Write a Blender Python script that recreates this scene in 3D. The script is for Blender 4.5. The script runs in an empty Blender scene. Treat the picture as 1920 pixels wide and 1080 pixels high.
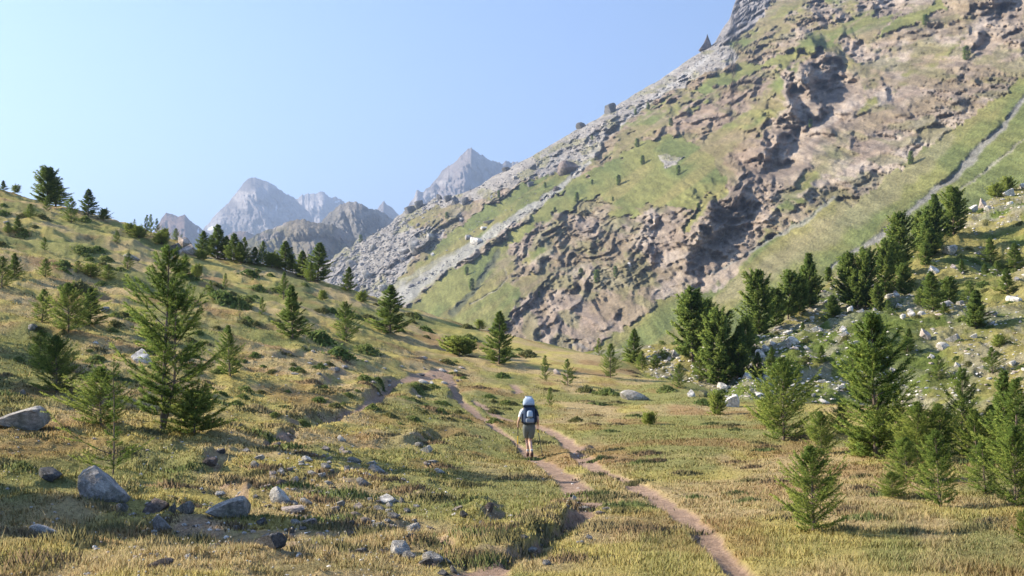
import bpy, bmesh, math, random
import numpy as np
from mathutils import Vector, Matrix

C = bpy.context.scene
COL = C.collection
# ------------------------------------------------------------------ camera, sky, sun, exposure
F = 1920*35/36                     # focal length in pixels of the 1920x1080 photograph
PITCH = math.atan(100/F)
CP, SP = math.cos(PITCH), math.sin(PITCH)
cam_d = bpy.data.cameras.new("camera"); cam = bpy.data.objects.new("camera", cam_d); COL.objects.link(cam)
cam_d.lens = 35; cam_d.sensor_width = 36; cam_d.clip_start = .1; cam_d.clip_end = 60000
cam.location = (0, 0, 0); cam.rotation_euler = (math.pi/2+PITCH, 0, 0)
C.camera = cam
SUN_EL = math.radians(28.5)
SUN_AZ = math.radians(-80.0)       # measured from +Y (view direction), negative = to the left
sun_vec = Vector((math.sin(SUN_AZ)*math.cos(SUN_EL), math.cos(SUN_AZ)*math.cos(SUN_EL), math.sin(SUN_EL)))
w = bpy.data.worlds.new("World"); C.world = w; w.use_nodes = True
nt = w.node_tree; nt.nodes.clear()
sky = nt.nodes.new("ShaderNodeTexSky"); sky.sky_type = 'NISHITA'; sky.sun_disc = False
sky.sun_elevation = SUN_EL; sky.sun_rotation = SUN_AZ
sky.altitude = 1500; sky.air_density = 1.0; sky.dust_density = 1.6; sky.ozone_density = 5.0
bg = nt.nodes.new("ShaderNodeBackground"); bg.inputs[1].default_value = 0.080
out = nt.nodes.new("ShaderNodeOutputWorld")
nt.links.new(sky.outputs[0], bg.inputs[0]); nt.links.new(bg.outputs[0], out.inputs[0])
sl = bpy.data.lights.new("sun", 'SUN'); so = bpy.data.objects.new("sun", sl); COL.objects.link(so)
sl.energy = 5.0; sl.angle = math.radians(.5); sl.color = (1, .90, .74)
so.rotation_euler = (-sun_vec).to_track_quat('-Z', 'Y').to_euler()
so.location = (-100, 20, 80)
C.view_settings.view_transform = 'Standard'; C.view_settings.look = 'None'
C.view_settings.exposure = 1.7; C.view_settings.gamma = 1
C.cycles.max_bounces = 4; C.cycles.diffuse_bounces = 2; C.cycles.glossy_bounces = 1
C.cycles.transmission_bounces = 2; C.cycles.transparent_max_bounces = 4; C.cycles.volume_bounces = 0

HAZE = 1.55e-4
# ------------------------------------------------------------------ helpers
def ray(u, v):
    u = np.asarray(u, float); v = np.asarray(v, float)
    s = (540-v)/F; r = (u-960)/F
    y = CP-s*SP; z = SP+s*CP
    return r/y, z/y                # a = x/y , t = z/y
def pix(a, t):
    s = (t*CP-SP)/(CP+t*SP)
    return 960+F*a*(CP-s*SP), 540-F*s
def _hash(ix, iy, seed):
    n = (ix.astype(np.int64)*374761393 + iy.astype(np.int64)*668265263 + seed*1442695041) & 0xffffffff
    n = ((n ^ (n >> 13))*1274126177) & 0xffffffff
    n = ((n ^ (n >> 15))*2246822519) & 0xffffffff
    return ((n ^ (n >> 16)) & 0xffffff)/float(0xffffff)
def vn(x, y, seed=0):
    x = np.asarray(x, float); y = np.asarray(y, float)
    ix = np.floor(x); iy = np.floor(y); fx = x-ix; fy = y-iy
    fx = fx*fx*fx*(fx*(fx*6-15)+10); fy = fy*fy*fy*(fy*(fy*6-15)+10)
    a = _hash(ix, iy, seed); b = _hash(ix+1, iy, seed); c = _hash(ix, iy+1, seed); d = _hash(ix+1, iy+1, seed)
    return (a*(1-fx)+b*fx)*(1-fy)+(c*(1-fx)+d*fx)*fy
def fbm(x, y, o=4, seed=0, g=.5):
    s = 0; amp = 1; tot = 0
    for i in range(o):
        cr, sr = math.cos(.6*i), math.sin(.6*i)
        s = s+amp*vn((x*cr-y*sr)*2**i+17.3*i, (x*sr+y*cr)*2**i-9.1*i, seed+i); tot += amp; amp *= g
    return s/tot
def ridged(x, y, o=4, seed=0, g=.55):
    s = 0; amp = 1; tot = 0
    for i in range(o):
        cr, sr = math.cos(.5*i), math.sin(.5*i)
        n = 1-np.abs(2*vn((x*cr-y*sr)*2**i+7.7*i, (x*sr+y*cr)*2**i+3.3*i, seed+i)-1)
        s = s+amp*n*n; tot += amp; amp *= g
    return s/tot
def sm(x, a, b):
    q = np.clip((x-a)/(b-a), 0, 1); return q*q*(3-2*q)
def inpoly(u, v, poly):
    c = np.zeros(np.shape(u), bool); n = len(poly)
    for i in range(n):
        x1, y1 = poly[i]; x2, y2 = poly[(i+1) % n]
        if y1 == y2: continue
        m = ((y1 > v) != (y2 > v)) & (u < (x2-x1)*(v-y1)/(y2-y1)+x1)
        c ^= m
    return c
def segdist(px, py, pts, extra=None):
    """distance to polyline, side sign (+ = left-hand side), interpolated extra value, position 0..1"""
    best = np.full(np.shape(px), 1e9); side = np.zeros(np.shape(px)); ex = np.zeros(np.shape(px)); pos = np.zeros(np.shape(px))
    n = len(pts)-1
    for i in range(n):
        x1, y1 = pts[i][:2]; x2, y2 = pts[i+1][:2]
        dx, dy = x2-x1, y2-y1; L = dx*dx+dy*dy+1e-12
        q = np.clip(((px-x1)*dx+(py-y1)*dy)/L, 0, 1)
        d = np.hypot(px-x1-q*dx, py-y1-q*dy)
        m = d < best
        best = np.where(m, d, best)
        side = np.where(m, np.sign(dx*(py-y1)-dy*(px-x1)), side)
        if extra is not None: ex = np.where(m, extra[i]*(1-q)+extra[i+1]*q, ex)
        pos = np.where(m, (i+q)/n, pos)
    return best, side, ex, pos
def mix(a, b, m):
    m = np.asarray(m)[..., None]; return np.asarray(a)*(1-m)+np.asarray(b)*m
def tag(o, label=None, cat=None, group=None, kind=None):
    if label: o["label"] = label
    if cat: o["category"] = cat
    if group: o["group"] = group
    if kind: o["kind"] = kind
    return o
def mesh_np(name, co, faces, col=None, smooth=True, mat=None, nrm=None):
    """faces: (n,3) or (n,4) int array"""
    me = bpy.data.meshes.new(name)
    co = np.ascontiguousarray(co, np.float32); faces = np.ascontiguousarray(faces, np.int32)
    k = faces.shape[1]
    me.vertices.add(len(co)); me.vertices.foreach_set("co", co.ravel())
    me.loops.add(faces.size); me.loops.foreach_set("vertex_index", faces.ravel())
    me.polygons.add(len(faces)); me.polygons.foreach_set("loop_start", np.arange(0, faces.size, k, dtype=np.int32))
    me.polygons.foreach_set("use_smooth", np.full(len(faces), smooth, bool))
    me.update(calc_edges=True)
    if col is not None:
        at = me.color_attributes.new("tint", 'FLOAT_COLOR', 'POINT')
        c4 = np.ones((len(co), 4), np.float32); c4[:, :3] = col
        at.data.foreach_set("color", c4.ravel())
    if nrm is not None:
        nrm = nrm/np.linalg.norm(nrm, axis=1)[:, None]
        at = me.attributes.new("custom_normal", 'FLOAT_VECTOR', 'POINT'); at.data.foreach_set("vector", np.ascontiguousarray(nrm, np.float32).ravel())
    if mat: me.materials.append(mat)
    return me
def add(name, me, parent=None):
    o = bpy.data.objects.new(name, me); COL.objects.link(o)
    if parent: o.parent = parent
    return o
def gridfaces(nr, nc):
    i = np.arange(nr*nc).reshape(nr, nc)
    return np.stack([i[:-1, :-1], i[:-1, 1:], i[1:, 1:], i[1:, :-1]], -1).reshape(-1, 4)

# ------------------------------------------------------------------ materials
def mat_attr(name, rough=.95, noise=(), bump=(), transl=0.0, spec=.1, base=None):
    """colour attribute 'tint' (or a base colour) broken up by procedural noise; noise=[(scale,lo,hi)], bump=[(scale,dist)]"""
    m = bpy.data.materials.new(name); m.use_nodes = True; N = m.node_tree; N.nodes.clear()
    o = N.nodes.new("ShaderNodeOutputMaterial"); p = N.nodes.new("ShaderNodeBsdfPrincipled")
    p.inputs["Roughness"].default_value = rough; p.inputs["Specular IOR Level"].default_value = spec
    if base is None:
        a = N.nodes.new("ShaderNodeAttribute"); a.attribute_name = "tint"; c = a.outputs["Color"]
    else:
        a = N.nodes.new("ShaderNodeRGB"); a.outputs[0].default_value = (*base, 1); c = a.outputs[0]
    geo = N.nodes.new("ShaderNodeTexCoord")
    for (sc, lo, hi) in noise:
        n = N.nodes.new("ShaderNodeTexNoise"); n.inputs["Scale"].default_value = sc; n.inputs["Detail"].default_value = 5
        n.inputs["Roughness"].default_value = .62
        N.links.new(geo.outputs["Object"], n.inputs["Vector"])
        r = N.nodes.new("ShaderNodeMapRange"); r.inputs[1].default_value = .3; r.inputs[2].default_value = .7
        r.inputs[3].default_value = lo; r.inputs[4].default_value = hi
        N.links.new(n.outputs[0], r.inputs[0])
        x = N.nodes.new("ShaderNodeVectorMath"); x.operation = 'SCALE'
        N.links.new(c, x.inputs[0]); N.links.new(r.outputs[0], x.inputs[3]); c = x.outputs[0]
    N.links.new(c, p.inputs["Base Color"])
    last = None
    for (sc, dist) in bump:
        n = N.nodes.new("ShaderNodeTexNoise"); n.inputs["Scale"].default_value = sc; n.inputs["Detail"].default_value = 6
        n.inputs["Roughness"].default_value = .65
        N.links.new(geo.outputs["Object"], n.inputs["Vector"])
        b = N.nodes.new("ShaderNodeBump"); b.inputs["Distance"].default_value = dist; b.inputs["Strength"].default_value = 1
        N.links.new(n.outputs[0], b.inputs["Height"])
        if last: N.links.new(last, b.inputs["Normal"])
        last = b.outputs[0]
    if last: N.links.new(last, p.inputs["Normal"])
    if transl > 0:
        t = N.nodes.new("ShaderNodeBsdfTranslucent"); N.links.new(c, t.inputs[0])
        ms = N.nodes.new("ShaderNodeMixShader"); ms.inputs[0].default_value = transl
        N.links.new(p.outputs[0], ms.inputs[1]); N.links.new(t.outputs[0], ms.inputs[2]); N.links.new(ms.outputs[0], o.inputs[0])
    else: N.links.new(p.outputs[0], o.inputs[0])
    return m
M_MEADOW = mat_attr("meadow_turf", 1, [(3.0, .8, 1.2), (14, .7, 1.3)], [(10, .05), (40, .02)], spec=.02)
M_KNOLL = mat_attr("stony_turf", 1, [(.8, .8, 1.2), (4, .65, 1.35)], [(2.5, .25), (9, .08)], spec=.02)
M_SLOPE = mat_attr("valley_side", 1, [(.09, .85, 1.15), (.5, .75, 1.25), (1.6, .75, 1.25)], [(.2, 1.4), (.8, .6)], spec=.02)
M_PEAK = mat_attr("peak_rock", 1, [(.01, .85, 1.15), (.05, .75, 1.25)], [(.012, 30), (.05, 9)], spec=.02)
M_ROCK = mat_attr("boulder_stone", .92, [(1.4, .72, 1.2), (6, .5, 1.3), (22, .7, 1.25)], [(4, .03), (16, .012)], spec=.15)
M_GRASS = mat_attr("grass_blades", .9, [], [], transl=.12, spec=.05)
M_NEEDLE = mat_attr("larch_needles", .8, [], [], transl=.42, spec=.1)
M_BARK = mat_attr("bark", .95, [(8, .7, 1.3)], [], base=(.17, .13, .10), spec=.05)
# ------------------------------------------------------------------ the meadow sheet (near terrain)
colpts = {
 -400: [(1080, 9), (1000, 10.5), (900, 13), (700, 23), (500, 42), (330, 66), (250, 86)],
 0: [(1080, 9.5), (1000, 11.8), (900, 15.5), (800, 21), (700, 28.5), (600, 39), (500, 54), (420, 70), (357, 86)],
 200: [(1080, 9.5), (1000, 12), (900, 16.5), (800, 23), (700, 32), (600, 45), (500, 62), (440, 76), (408, 88)],
 300: [(442, 88)],
 400: [(1080, 9.5), (1000, 12.3), (900, 17.5), (850, 21), (800, 25), (750, 30), (700, 36), (640, 44), (600, 51), (550, 62), (500, 78), (484, 88)],
 500: [(502, 88)],
 600: [(1080, 9.5), (1000, 12.5), (900, 19), (850, 23.5), (800, 28.5), (750, 34), (700, 41), (650, 50), (600, 62), (560, 74), (531, 86)],
 700: [(563, 86)],
 800: [(1080, 9.5), (1000, 13), (950, 16), (900, 20.5), (850, 26), (800, 32), (760, 38), (720, 46), (690, 53), (660, 62), (630, 72), (592, 84)],
 986: [(1080, 9.5), (1000, 13), (950, 16), (900, 21.5), (855, 29), (800, 36), (760, 44), (720, 53), (690, 60), (660, 70), (637, 80)],
 1080: [(658, 78)],
 1200: [(1080, 9.5), (1000, 13), (950, 16.5), (900, 21), (850, 28), (800, 36), (760, 46), (740, 52), (710, 62), (693, 70)],
 1300: [(725, 60)],
 1400: [(1080, 9.5), (1000, 12.7), (950, 16), (900, 20.5), (850, 27), (800, 36), (770, 44), (752, 51)],
 1600: [(1080, 9.3), (1000, 12.3), (950, 15), (900, 19), (850, 25.5), (800, 34), (780, 39), (762, 45)],
 1800: [(1080, 9.2), (1000, 12), (950, 14.5), (900, 18), (850, 24), (810, 31), (787, 38)],
 1920: [(1080, 9.2), (1000, 11.8), (900, 17), (830, 26), (798, 33)],
 2300: [(1080, 9), (900, 16), (800, 28)],
}
P = []
for u_, l_ in colpts.items():
    for v_, y_ in l_:
        a_, t_ = ray(u_, v_); P.append((float(a_), y_, float(t_)*y_))
    yc = l_[-1][1]; a_, t_ = ray(u_, l_[-1][0]); zc = float(t_)*yc
    if u_ not in (300, 500, 700, 1080, 1300):
        drop = 1.2 if u_ < 900 else 3.5
        P.append((float(a_), yc*1.25, zc-drop)); P.append((float(a_), yc*1.8, zc-drop*7)); P.append((float(a_), yc*3, zc-drop*14))
for u_ in (-400, 300, 960, 1600, 2300):
    a_, _ = ray(u_, 900); P.append((float(a_), 5, -1.78)); P.append((float(a_), 1.5, -1.6))
P = np.array(P)
def _k(r): return np.where(r > 1e-9, r*r*np.log(r+1e-12), 0)
_px = np.stack([P[:, 0]*3.1, 1.3*np.log(P[:, 1])], 1); _t = P[:, 2]/P[:, 1]
n_ = len(P)
K_ = _k(np.hypot(_px[:, None, 0]-_px[None, :, 0], _px[:, None, 1]-_px[None, :, 1]))+np.eye(n_)*2e-3
Q_ = np.hstack([np.ones((n_, 1)), _px])
A_ = np.block([[K_, Q_], [Q_.T, np.zeros((3, 3))]])
W_ = np.linalg.solve(A_, np.concatenate([_t, [0, 0, 0]]))
def meadow_t(a, Y):
    X = np.asarray(a)*3.1; L = 1.3*np.log(Y); s = W_[n_]+W_[n_+1]*X+W_[n_+2]*L
    for i in range(n_): s = s+W_[i]*_k(np.hypot(X-_px[i, 0], L-_px[i, 1]))
    return s
# --- tracks and small earth banks, traced in the photograph and carried to the ground
def hit0(u, v):
    a, t = ray(u, v); Ys = np.exp(np.linspace(math.log(4), math.log(100), 900))
    g = meadow_t(np.full(900, float(a)), Ys)
    i = np.argmax(g >= float(t)) if (g >= float(t)).any() else 899
    return float(a)*Ys[i], Ys[i]
def carry(pts):
    o = [];
    for p in pts:
        x, y = hit0(p[0], p[1]); o.append((x, y) + ((p[2]*y/F,) if len(p) > 2 else ()))
    return o
TRAILS = [
 [(1440, 1130, 28), (1400, 1090, 26), (1368, 1060, 24), (1330, 1015, 22), (1290, 972, 20), (1240, 937, 18), (1190, 910, 16), (1140, 890, 15), (1105, 870, 15), (1085, 850, 16), (1060, 826, 13), (1030, 808, 11), (1000, 796, 9), (950, 784, 10), (925, 772, 9), (900, 757, 10), (888, 751, 6)],
 [(1098, 950, 26), (1107, 938, 27), (1087, 917, 24), (1057, 893, 20), (1023, 870, 17), (1000, 858, 13), (960, 825, 5), (920, 797, 9), (885, 768, 11), (860, 745, 9), (848, 725, 8), (835, 702, 14), (828, 693, 13), (790, 712, 12)],
 [(780, 1150, 70), (850, 1100, 62), (905, 1070, 44), (945, 1050, 24), (990, 1038, 7), (1030, 1010, 6), (1065, 985, 8), (1098, 952, 24)],
 [(560, 810, 5), (620, 790, 7), (680, 765, 8), (715, 738, 8), (745, 715, 8), (800, 700, 14), (832, 693, 12)],
 [(962, 722, 7), (974, 732, 9), (968, 738, 4)],
 [(560, 975, 8), (600, 962, 16), (655, 970, 20), (700, 962, 14)], [(690, 1000, 10), (745, 990, 18), (800, 1005, 16), (840, 1030, 12)], [(500, 835, 6), (530, 822, 14), (548, 812, 8)], [(655, 880, 10), (700, 880, 16), (730, 892, 8)], [(620, 1045, 8), (690, 1050, 16), (760, 1056, 22), (830, 1062, 20)], [(560, 905, 8), (610, 900, 12), (640, 892, 6)],
]
BANKS = [
 ([(930, 1062), (985, 1032), (1045, 990), (1092, 957)], .30, .10), ([(905, 985), (925, 960), (912, 925)], .3, .14),
 ([(690, 752), (712, 730), (750, 706)], .42, .2), ([(772, 745), (790, 722)], .35, .2), ([(843, 750), (850, 722)], .34, .16),
 ([(585, 727), (618, 712), (645, 700)], .3, .2), ([(535, 798), (575, 792), (622, 780)], .35, .25),
 ([(372, 880), (395, 866), (420, 862)], .36, .2), ([(430, 900), (462, 925), (485, 912)], .3, .2),
 ([(512, 670), (555, 660), (592, 650)], .3, .2), ([(765, 832), (790, 822), (808, 800)], .35, .2), ([(1068, 858), (1100, 846), (1112, 838)], .22, .12),
 ([(520, 830), (545, 815)], .25, .15), ([(600, 1002), (680, 985), (760, 990)], .2, .2), ([(820, 1065), (860, 1048), (930, 1040)], .25, .15),
 ([(640, 900), (700, 910), (780, 925), (850, 930)], .22, .3), ([(300, 955), (420, 985), (560, 1000)], .2, .35), ([(455, 1010), (520, 1030), (600, 1045)], .2, .3),
]
TR_W = [carry(t) for t in TRAILS]; BK_W = [(carry(b[0]), b[1], b[2]) for b in BANKS]
def micro(x, y):
    """small relief added to the meadow, and the bare-soil mask"""
    a = x/y
    far = sm(y, 20, 60)
    left = sm(-a, -.05, .2)
    h = (fbm(x/2.6, y/2.6, 4, 11)-.5)*(.26+.3*left)
    h = h+(ridged(x/1.1, y/1.1, 3, 31)-.4)*.15*(.3+left)
    h = h+(fbm(x/7, y/3.2, 3, 41)-.5)*.9*far*(.35+.65*left)
    tx = y*.8+x*.45+fbm(x/5, y/5, 3, 51)*4
    h = h+(np.abs(((tx/2.3) % 1)-.5)-.25)*.34*far*left
    soil = np.zeros(np.shape(x))
    wob = (fbm(x*2.2, y*2.2, 3, 61)-.5)
    for pts in TR_W:
        d, s, hw, pos = segdist(x, y, pts, [p[2] for p in pts])
        q = d/np.maximum(hw*1.12, .05)+wob*.8
        k = 1-sm(q, .75, 1.25)
        soil = np.maximum(soil, k)
        h = h*(1-.75*k*(1-.2))-.06*(1-sm(q, .6, 1.5))
    for pts, H, W in BK_W:
        d, s, _, pos = segdist(x, y, pts, None)
        sd = d*s+wob*.35
        end = 1-sm(d, .3, .9)
        fade = sm(pos, 0, .12)*(1-sm(pos, .88, 1))
        R0 = .22+.022*np.mean([q_[1] for q_ in pts]); h = h+H*.32*(sm(sd, -W, W)*2-1)*(1-sm(d, R0*.25, R0))*fade
        soil = np.maximum(soil, .75*(1-sm(np.abs(sd+.05), W*.5, W*1.2))*fade*end*sm(fbm(x*3, y*3, 2, 71), .3, .6))
    return h, soil
def meadow_z(x, y, need=False):
    x = np.asarray(x, float); y = np.asarray(y, float)
    h, s = micro(x, y); z = meadow_t(x/y, y)*y+h
    return (z, s) if need else z
a_in = np.linspace(-.57, .57, 780); a_l = -.57-np.geomspace(.004, .9, 60); a_r = .57+np.geomspace(.004, .6, 40)
avals = np.concatenate([a_l[::-1], a_in, a_r])
yv = np.exp(np.arange(math.log(1.4), math.log(260), .0073))
AA, YY = np.meshgrid(avals, yv); XX = AA*YY
ZZ, SOIL = meadow_z(XX, YY, True)
def turf_colour(x, y, z=None):
    a = x/np.maximum(y, .1)
    straw = np.array([.455, .345, .175]); gold = np.array([.44, .365, .125]); green = np.array([.235, .24, .085]); dark = np.array([.105, .115, .042]); rust = np.array([.30, .175, .085])
    s = 1/np.clip(y/14, .6, 3)
    g = fbm(x/3.5, y/6, 4, 101)*.55+fbm(x*.9*s+5, y*.6*s, 3, 111)*.45
    lean = .06*sm(a, .05, .4)+.05*sm(y, 9, 30)*sm(a, -.1, .3)-.05*sm(18-y, 0, 8)
    c = mix(straw, gold, sm(fbm(x/1.7, y/2.2, 3, 121), .4, .65))
    c = mix(c, green, sm(g+lean, .455, .61)*.85)
    c = mix(c, dark, sm(fbm(x/1.1+9, y/1.1, 3, 131), .62, .78)*.4*sm(-a, -.12, .2))
    c = mix(c, rust, sm(fbm(x/2.4+3, y/3.0, 3, 141), .58, .75)*.6)
    return c
colr = turf_colour(XX, YY)
soilc = mix([.44, .305, .22], [.34, .235, .17], fbm(XX*1.5, YY*1.5, 3, 151))
colr = mix(colr, soilc, SOIL)
nr, nc = XX.shape
co = np.stack([XX, YY, ZZ], -1).reshape(-1, 3); fc = gridfaces(nr, nc)
sf = SOIL.ravel()[fc].mean(1) > .55
bigy = YY.ravel()[fc].mean(1)
def sub(name, sel):
    f = fc[sel]; used, inv = np.unique(f, return_inverse=True)
    me = mesh_np(name, co[used], inv.reshape(f.shape), colr.reshape(-1, 3)[used], True, M_MEADOW)
    return add(name, me)
tag(sub("ground", ~sf), kind="structure"); tag(sub("path", sf), kind="structure")
del colr

# ------------------------------------------------------------------ stony knoll on the right
KA = (-18.8, .151, .225)
K_TOP = [(1040, 668), (1120, 665), (1200, 658), (1280, 650), (1380, 640), (1460, 605), (1520, 562), (1570, 515), (1640, 490), (1700, 468), (1760, 430), (1813, 393), (1850, 380), (1887, 357), (1920, 342), (2000, 300), (2300, 150)]
ku = np.concatenate([np.arange(1040, 1930, 2.6), np.arange(1930, 2300, 12)])
kt = np.interp(ku, [p[0] for p in K_TOP], [p[1] for p in K_TOP])
def knoll_base(u, v):
    a, t = ray(u, v); Y = KA[0]/(t-KA[1]*a-KA[2]); return a*Y, Y
def knoll_h(x, y):
    h = (fbm(x/11, y/11, 4, 201)-.5)*4.2+(ridged(x/4, y/4, 4, 211)-.4)*.9
    return h+(fbm(x/1.3, y/1.3, 3, 221)-.5)*.4
def knoll_z(x, y): return KA[0]+KA[1]*x+KA[2]*y+knoll_h(x, y)
KNR = 230
rows = []
q = np.linspace(0, 1, KNR)[:, None]
UU = np.repeat(ku[None], KNR, 0); VV = kt[None]+(860-kt[None])*q
kx, ky = knoll_base(UU, VV)
taper = sm(VV-kt[None], 0, 40)
kz = KA[0]+KA[1]*kx+KA[2]*ky+knoll_h(kx, ky)*(.25+.75*taper)
def knoll_taper(u, v): return .25+.75*sm(v-np.interp(u, [p[0] for p in K_TOP], [p[1] for p in K_TOP]), 0, 40)
def rubble(x, y):
    return sm(fbm(x/9+4, y/16+y*0, 4, 231)+.12*sm(x/y, .2, .5), .42, .66)
kc = mix([.27, .235, .085], [.12, .15, .04], sm(fbm(kx/6, ky/6, 4, 241), .38, .62))
kc = mix(kc, [.30, .27, .21], rubble(kx, ky)*sm(fbm(kx/1.2, ky/1.2, 3, 251), .45, .58)*.6)
back = []
for i in (1, 2, 3):
    d = i*14
    back.append(np.stack([kx[0]+i*3, ky[0]+d, kz[0]-i*i*3.2-1], -1))
kco = np.concatenate([np.array(back[::-1]), np.stack([kx, ky, kz], -1)], 0)
kcc = np.concatenate([np.repeat(kc[:1], 3, 0), kc], 0)
me = mesh_np("hillside", kco.reshape(-1, 3), gridfaces(KNR+3, len(ku)), kcc.reshape(-1, 3), True, M_KNOLL)
tag(add("hillside", me), kind="structure")

# ------------------------------------------------------------------ great valley side (image-traced outline, real distance and relief)
MC = (.55, .42)                   # rise per metre to the right / away
M0 = -245.0
RIDGE = [(540, 560), (575, 530), (610, 500), (655, 462), (700, 437), (738, 415), (752, 400), (765, 391), (772, 386), (800, 380), (815, 371), (835, 374), (870, 360), (900, 348), (922, 333), (960, 312), (1000, 291), (1040, 268), (1090, 238), (1120, 222), (1165, 192), (1200, 170), (1240, 148), (1290, 112), (1318, 95), (1340, 80), (1352, 60), (1368, 36), (1376, 10), (1384, -10), (1430, -90), (1560, -220), (1800, -380), (2150, -520)]
ru = [p[0] for p in RIDGE]; rv = [p[1] for p in RIDGE]
FAULTS = [  # channel line top->bottom, wall width px, depth factor
 ([(1610, 110), (1578, 140), (1540, 190), (1505, 228), (1470, 290), (1434, 335), (1408, 372), (1385, 410), (1352, 452), (1326, 492), (1306, 532), (1280, 562)], [14, 62, 70, 40, 48, 34, 34, 52, 56, 52, 28, 10], 1.0),
 ([(1470, 120), (1484, 165), (1510, 205), (1520, 225)], [10, 22, 26, 14], .7),
 ([(1505, 110), (1525, 150), (1530, 185)], [8, 18, 12], .6),
 ([(1240, 392), (1236, 440), (1236, 470), (1220, 505)], [22, 32, 30, 12], 1.0), ([(1268, 392), (1264, 418)], [16, 12], .9),
 ([(1915, -40), (1895, 0), (1868, 42), (1842, 80), (1820, 100)], [20, 34, 42, 26, 8], 1.0),
 ([(1690, -20), (1668, 2), (1640, 28)], [20, 24, 12], .9), ([(1525, -10), (1540, 20), (1556, 50)], [12, 18, 12], .8),
 ([(1618, 78), (1590, 108)], [30, 20], .9), ([(1682, 160), (1668, 205)], [26, 22], .8), ([(1428, 148), (1412, 192)], [14, 10], .7),
 ([(1590, 262), (1570, 300)], [12, 10], .7), ([(1545, 365), (1500, 410)], [12, 8], .6), ([(1610, 255), (1600, 275)], [14, 10], .8),
 ([(1826, 118), (1800, 160)], [14, 10], .7), ([(1555, 345), (1535, 372)], [10, 10], .6), ([(1830, 40), (1805, 85)], [12, 16], .7),
 ([(1122, 480), (1110, 505), (1085, 530)], [6, 8, 6], .8), ([(1168, 228), (1130, 280), (1112, 300)], [10, 14, 10], .55),
 ([(1370, 100), (1362, 150)], [10, 14], .6), ([(1300, 190), (1290, 230)], [10, 10], .6), ([(1262, 185), (1258, 225)], [8, 8], .7),
 ([(1170, 590), (1140, 610), (1110, 625)], [10, 14, 8], .8), ([(1172, 585), (1150, 600)], [8, 8], .8), ([(1340, 220), (1322, 275)], [10, 10], .6),
 ([(1440, 60), (1425, 95)], [10, 8], .5), ([(1700, 80), (1680, 115)], [14, 12], .6), ([(1770, 40), (1745, 75)], [16, 14], .7), ([(1590, 10), (1570, 50)], [12, 12], .6),
 ([(1475, 385), (1440, 420)], [12, 10], .6), ([(1105, 540), (1095, 570)], [8, 8], .6), ([(1230, 540), (1215, 560)], [10, 8], .6),
 ([(935, 468), (918, 500), (888, 545), (848, 588)], [4, 7, 5, 9], .45), ([(1905, 205), (1850, 262), (1800, 318), (1750, 355)], [6, 9, 9, 7], .6),
 ([(1562, 368), (1515, 412), (1480, 430)], [7, 8, 5], .5),
]
GREEN = [[(760, 580), (830, 520), (900, 478), (1000, 402), (1080, 338), (1200, 270), (1262, 250), (1335, 290), (1352, 335), (1300, 392), (1240, 385), (1180, 392), (1130, 368), (1060, 395), (985, 438), (930, 470), (900, 520), (975, 540), (955, 600), (860, 620)],
 [(1285, 553), (1323, 512), (1403, 470), (1470, 432), (1560, 372), (1600, 385), (1650, 340), (1704, 302), (1804, 227), (1920, 147), (2160, -10), (2160, 720), (1400, 720), (1060, 700), (1180, 605), (1240, 572)],
 [(1430, 122), (1480, 95), (1525, 78), (1568, 70), (1572, 90), (1500, 104), (1450, 128)], [(1640, 66), (1690, 30), (1765, 0), (1775, 14), (1720, 42), (1665, 66)],
 [(1277, 425), (1342, 345), (1358, 325), (1368, 375), (1330, 405), (1285, 435)], [(1295, 168), (1400, 116), (1455, 125), (1400, 138), (1310, 178)],
 [(1681, 254), (1750, 205), (1830, 178), (1845, 185), (1760, 218), (1700, 258)], [(1505, 228), (1560, 217), (1558, 234), (1520, 242)], [(1830, 120), (1850, 98), (1895, 78), (1888, 94), (1850, 117)],
 [(1420, 370), (1513, 345), (1512, 356), (1440, 388)], [(1040, 505), (1090, 492), (1180, 518), (1192, 536), (1120, 542)], [(700, 560), (780, 500), (830, 440), (900, 400), (980, 345), (1050, 320), (1085, 335), (1000, 395), (900, 460), (760, 570)],
 [(1220, 560), (1290, 500), (1300, 540), (1240, 580)], [(1120, 395), (1180, 385), (1200, 405), (1150, 440), (1120, 425)], [(1590, 110), (1540, 250), (1600, 300), (1560, 330), (1500, 300), (1520, 240)]]
SCREE = [[(1385, 108), (1290, 155), (1200, 210), (1155, 240), (1112, 292), (1088, 318), (1000, 335), (900, 372), (820, 392), (760, 415), (740, 395), (1000, 270), (1345, 60)],
 [(590, 560), (600, 480), (655, 440), (720, 412), (750, 395), (775, 430), (835, 428), (815, 458), (770, 482), (745, 522), (715, 552), (690, 575)],
 [(1235, 294), (1284, 292), (1270, 310), (1250, 316)]]
CLIFF = [[(1335, 86), (1352, 40), (1375, -30), (1420, -100), (1500, -120), (1450, -10), (1432, 34), (1392, 62), (1360, 84)]]
CRAG = [[(935, 472), (985, 438), (1040, 403), (1100, 378), (1150, 376), (1142, 408), (1210, 405), (1280, 438), (1322, 500), (1290, 552), (1230, 562), (1190, 590), (1150, 612), (1080, 640), (970, 625), (952, 592), (1010, 540), (1040, 505), (965, 520)],
 [(1330, 400), (1395, 350), (1440, 250), (1500, 230), (1640, 215), (1760, 120), (1920, -30), (2160, -200), (2160, -10), (1920, 147), (1804, 227), (1704, 302), (1650, 340), (1600, 385), (1560, 372), (1470, 432), (1403, 470), (1323, 512), (1290, 552), (1270, 480)]]
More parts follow.
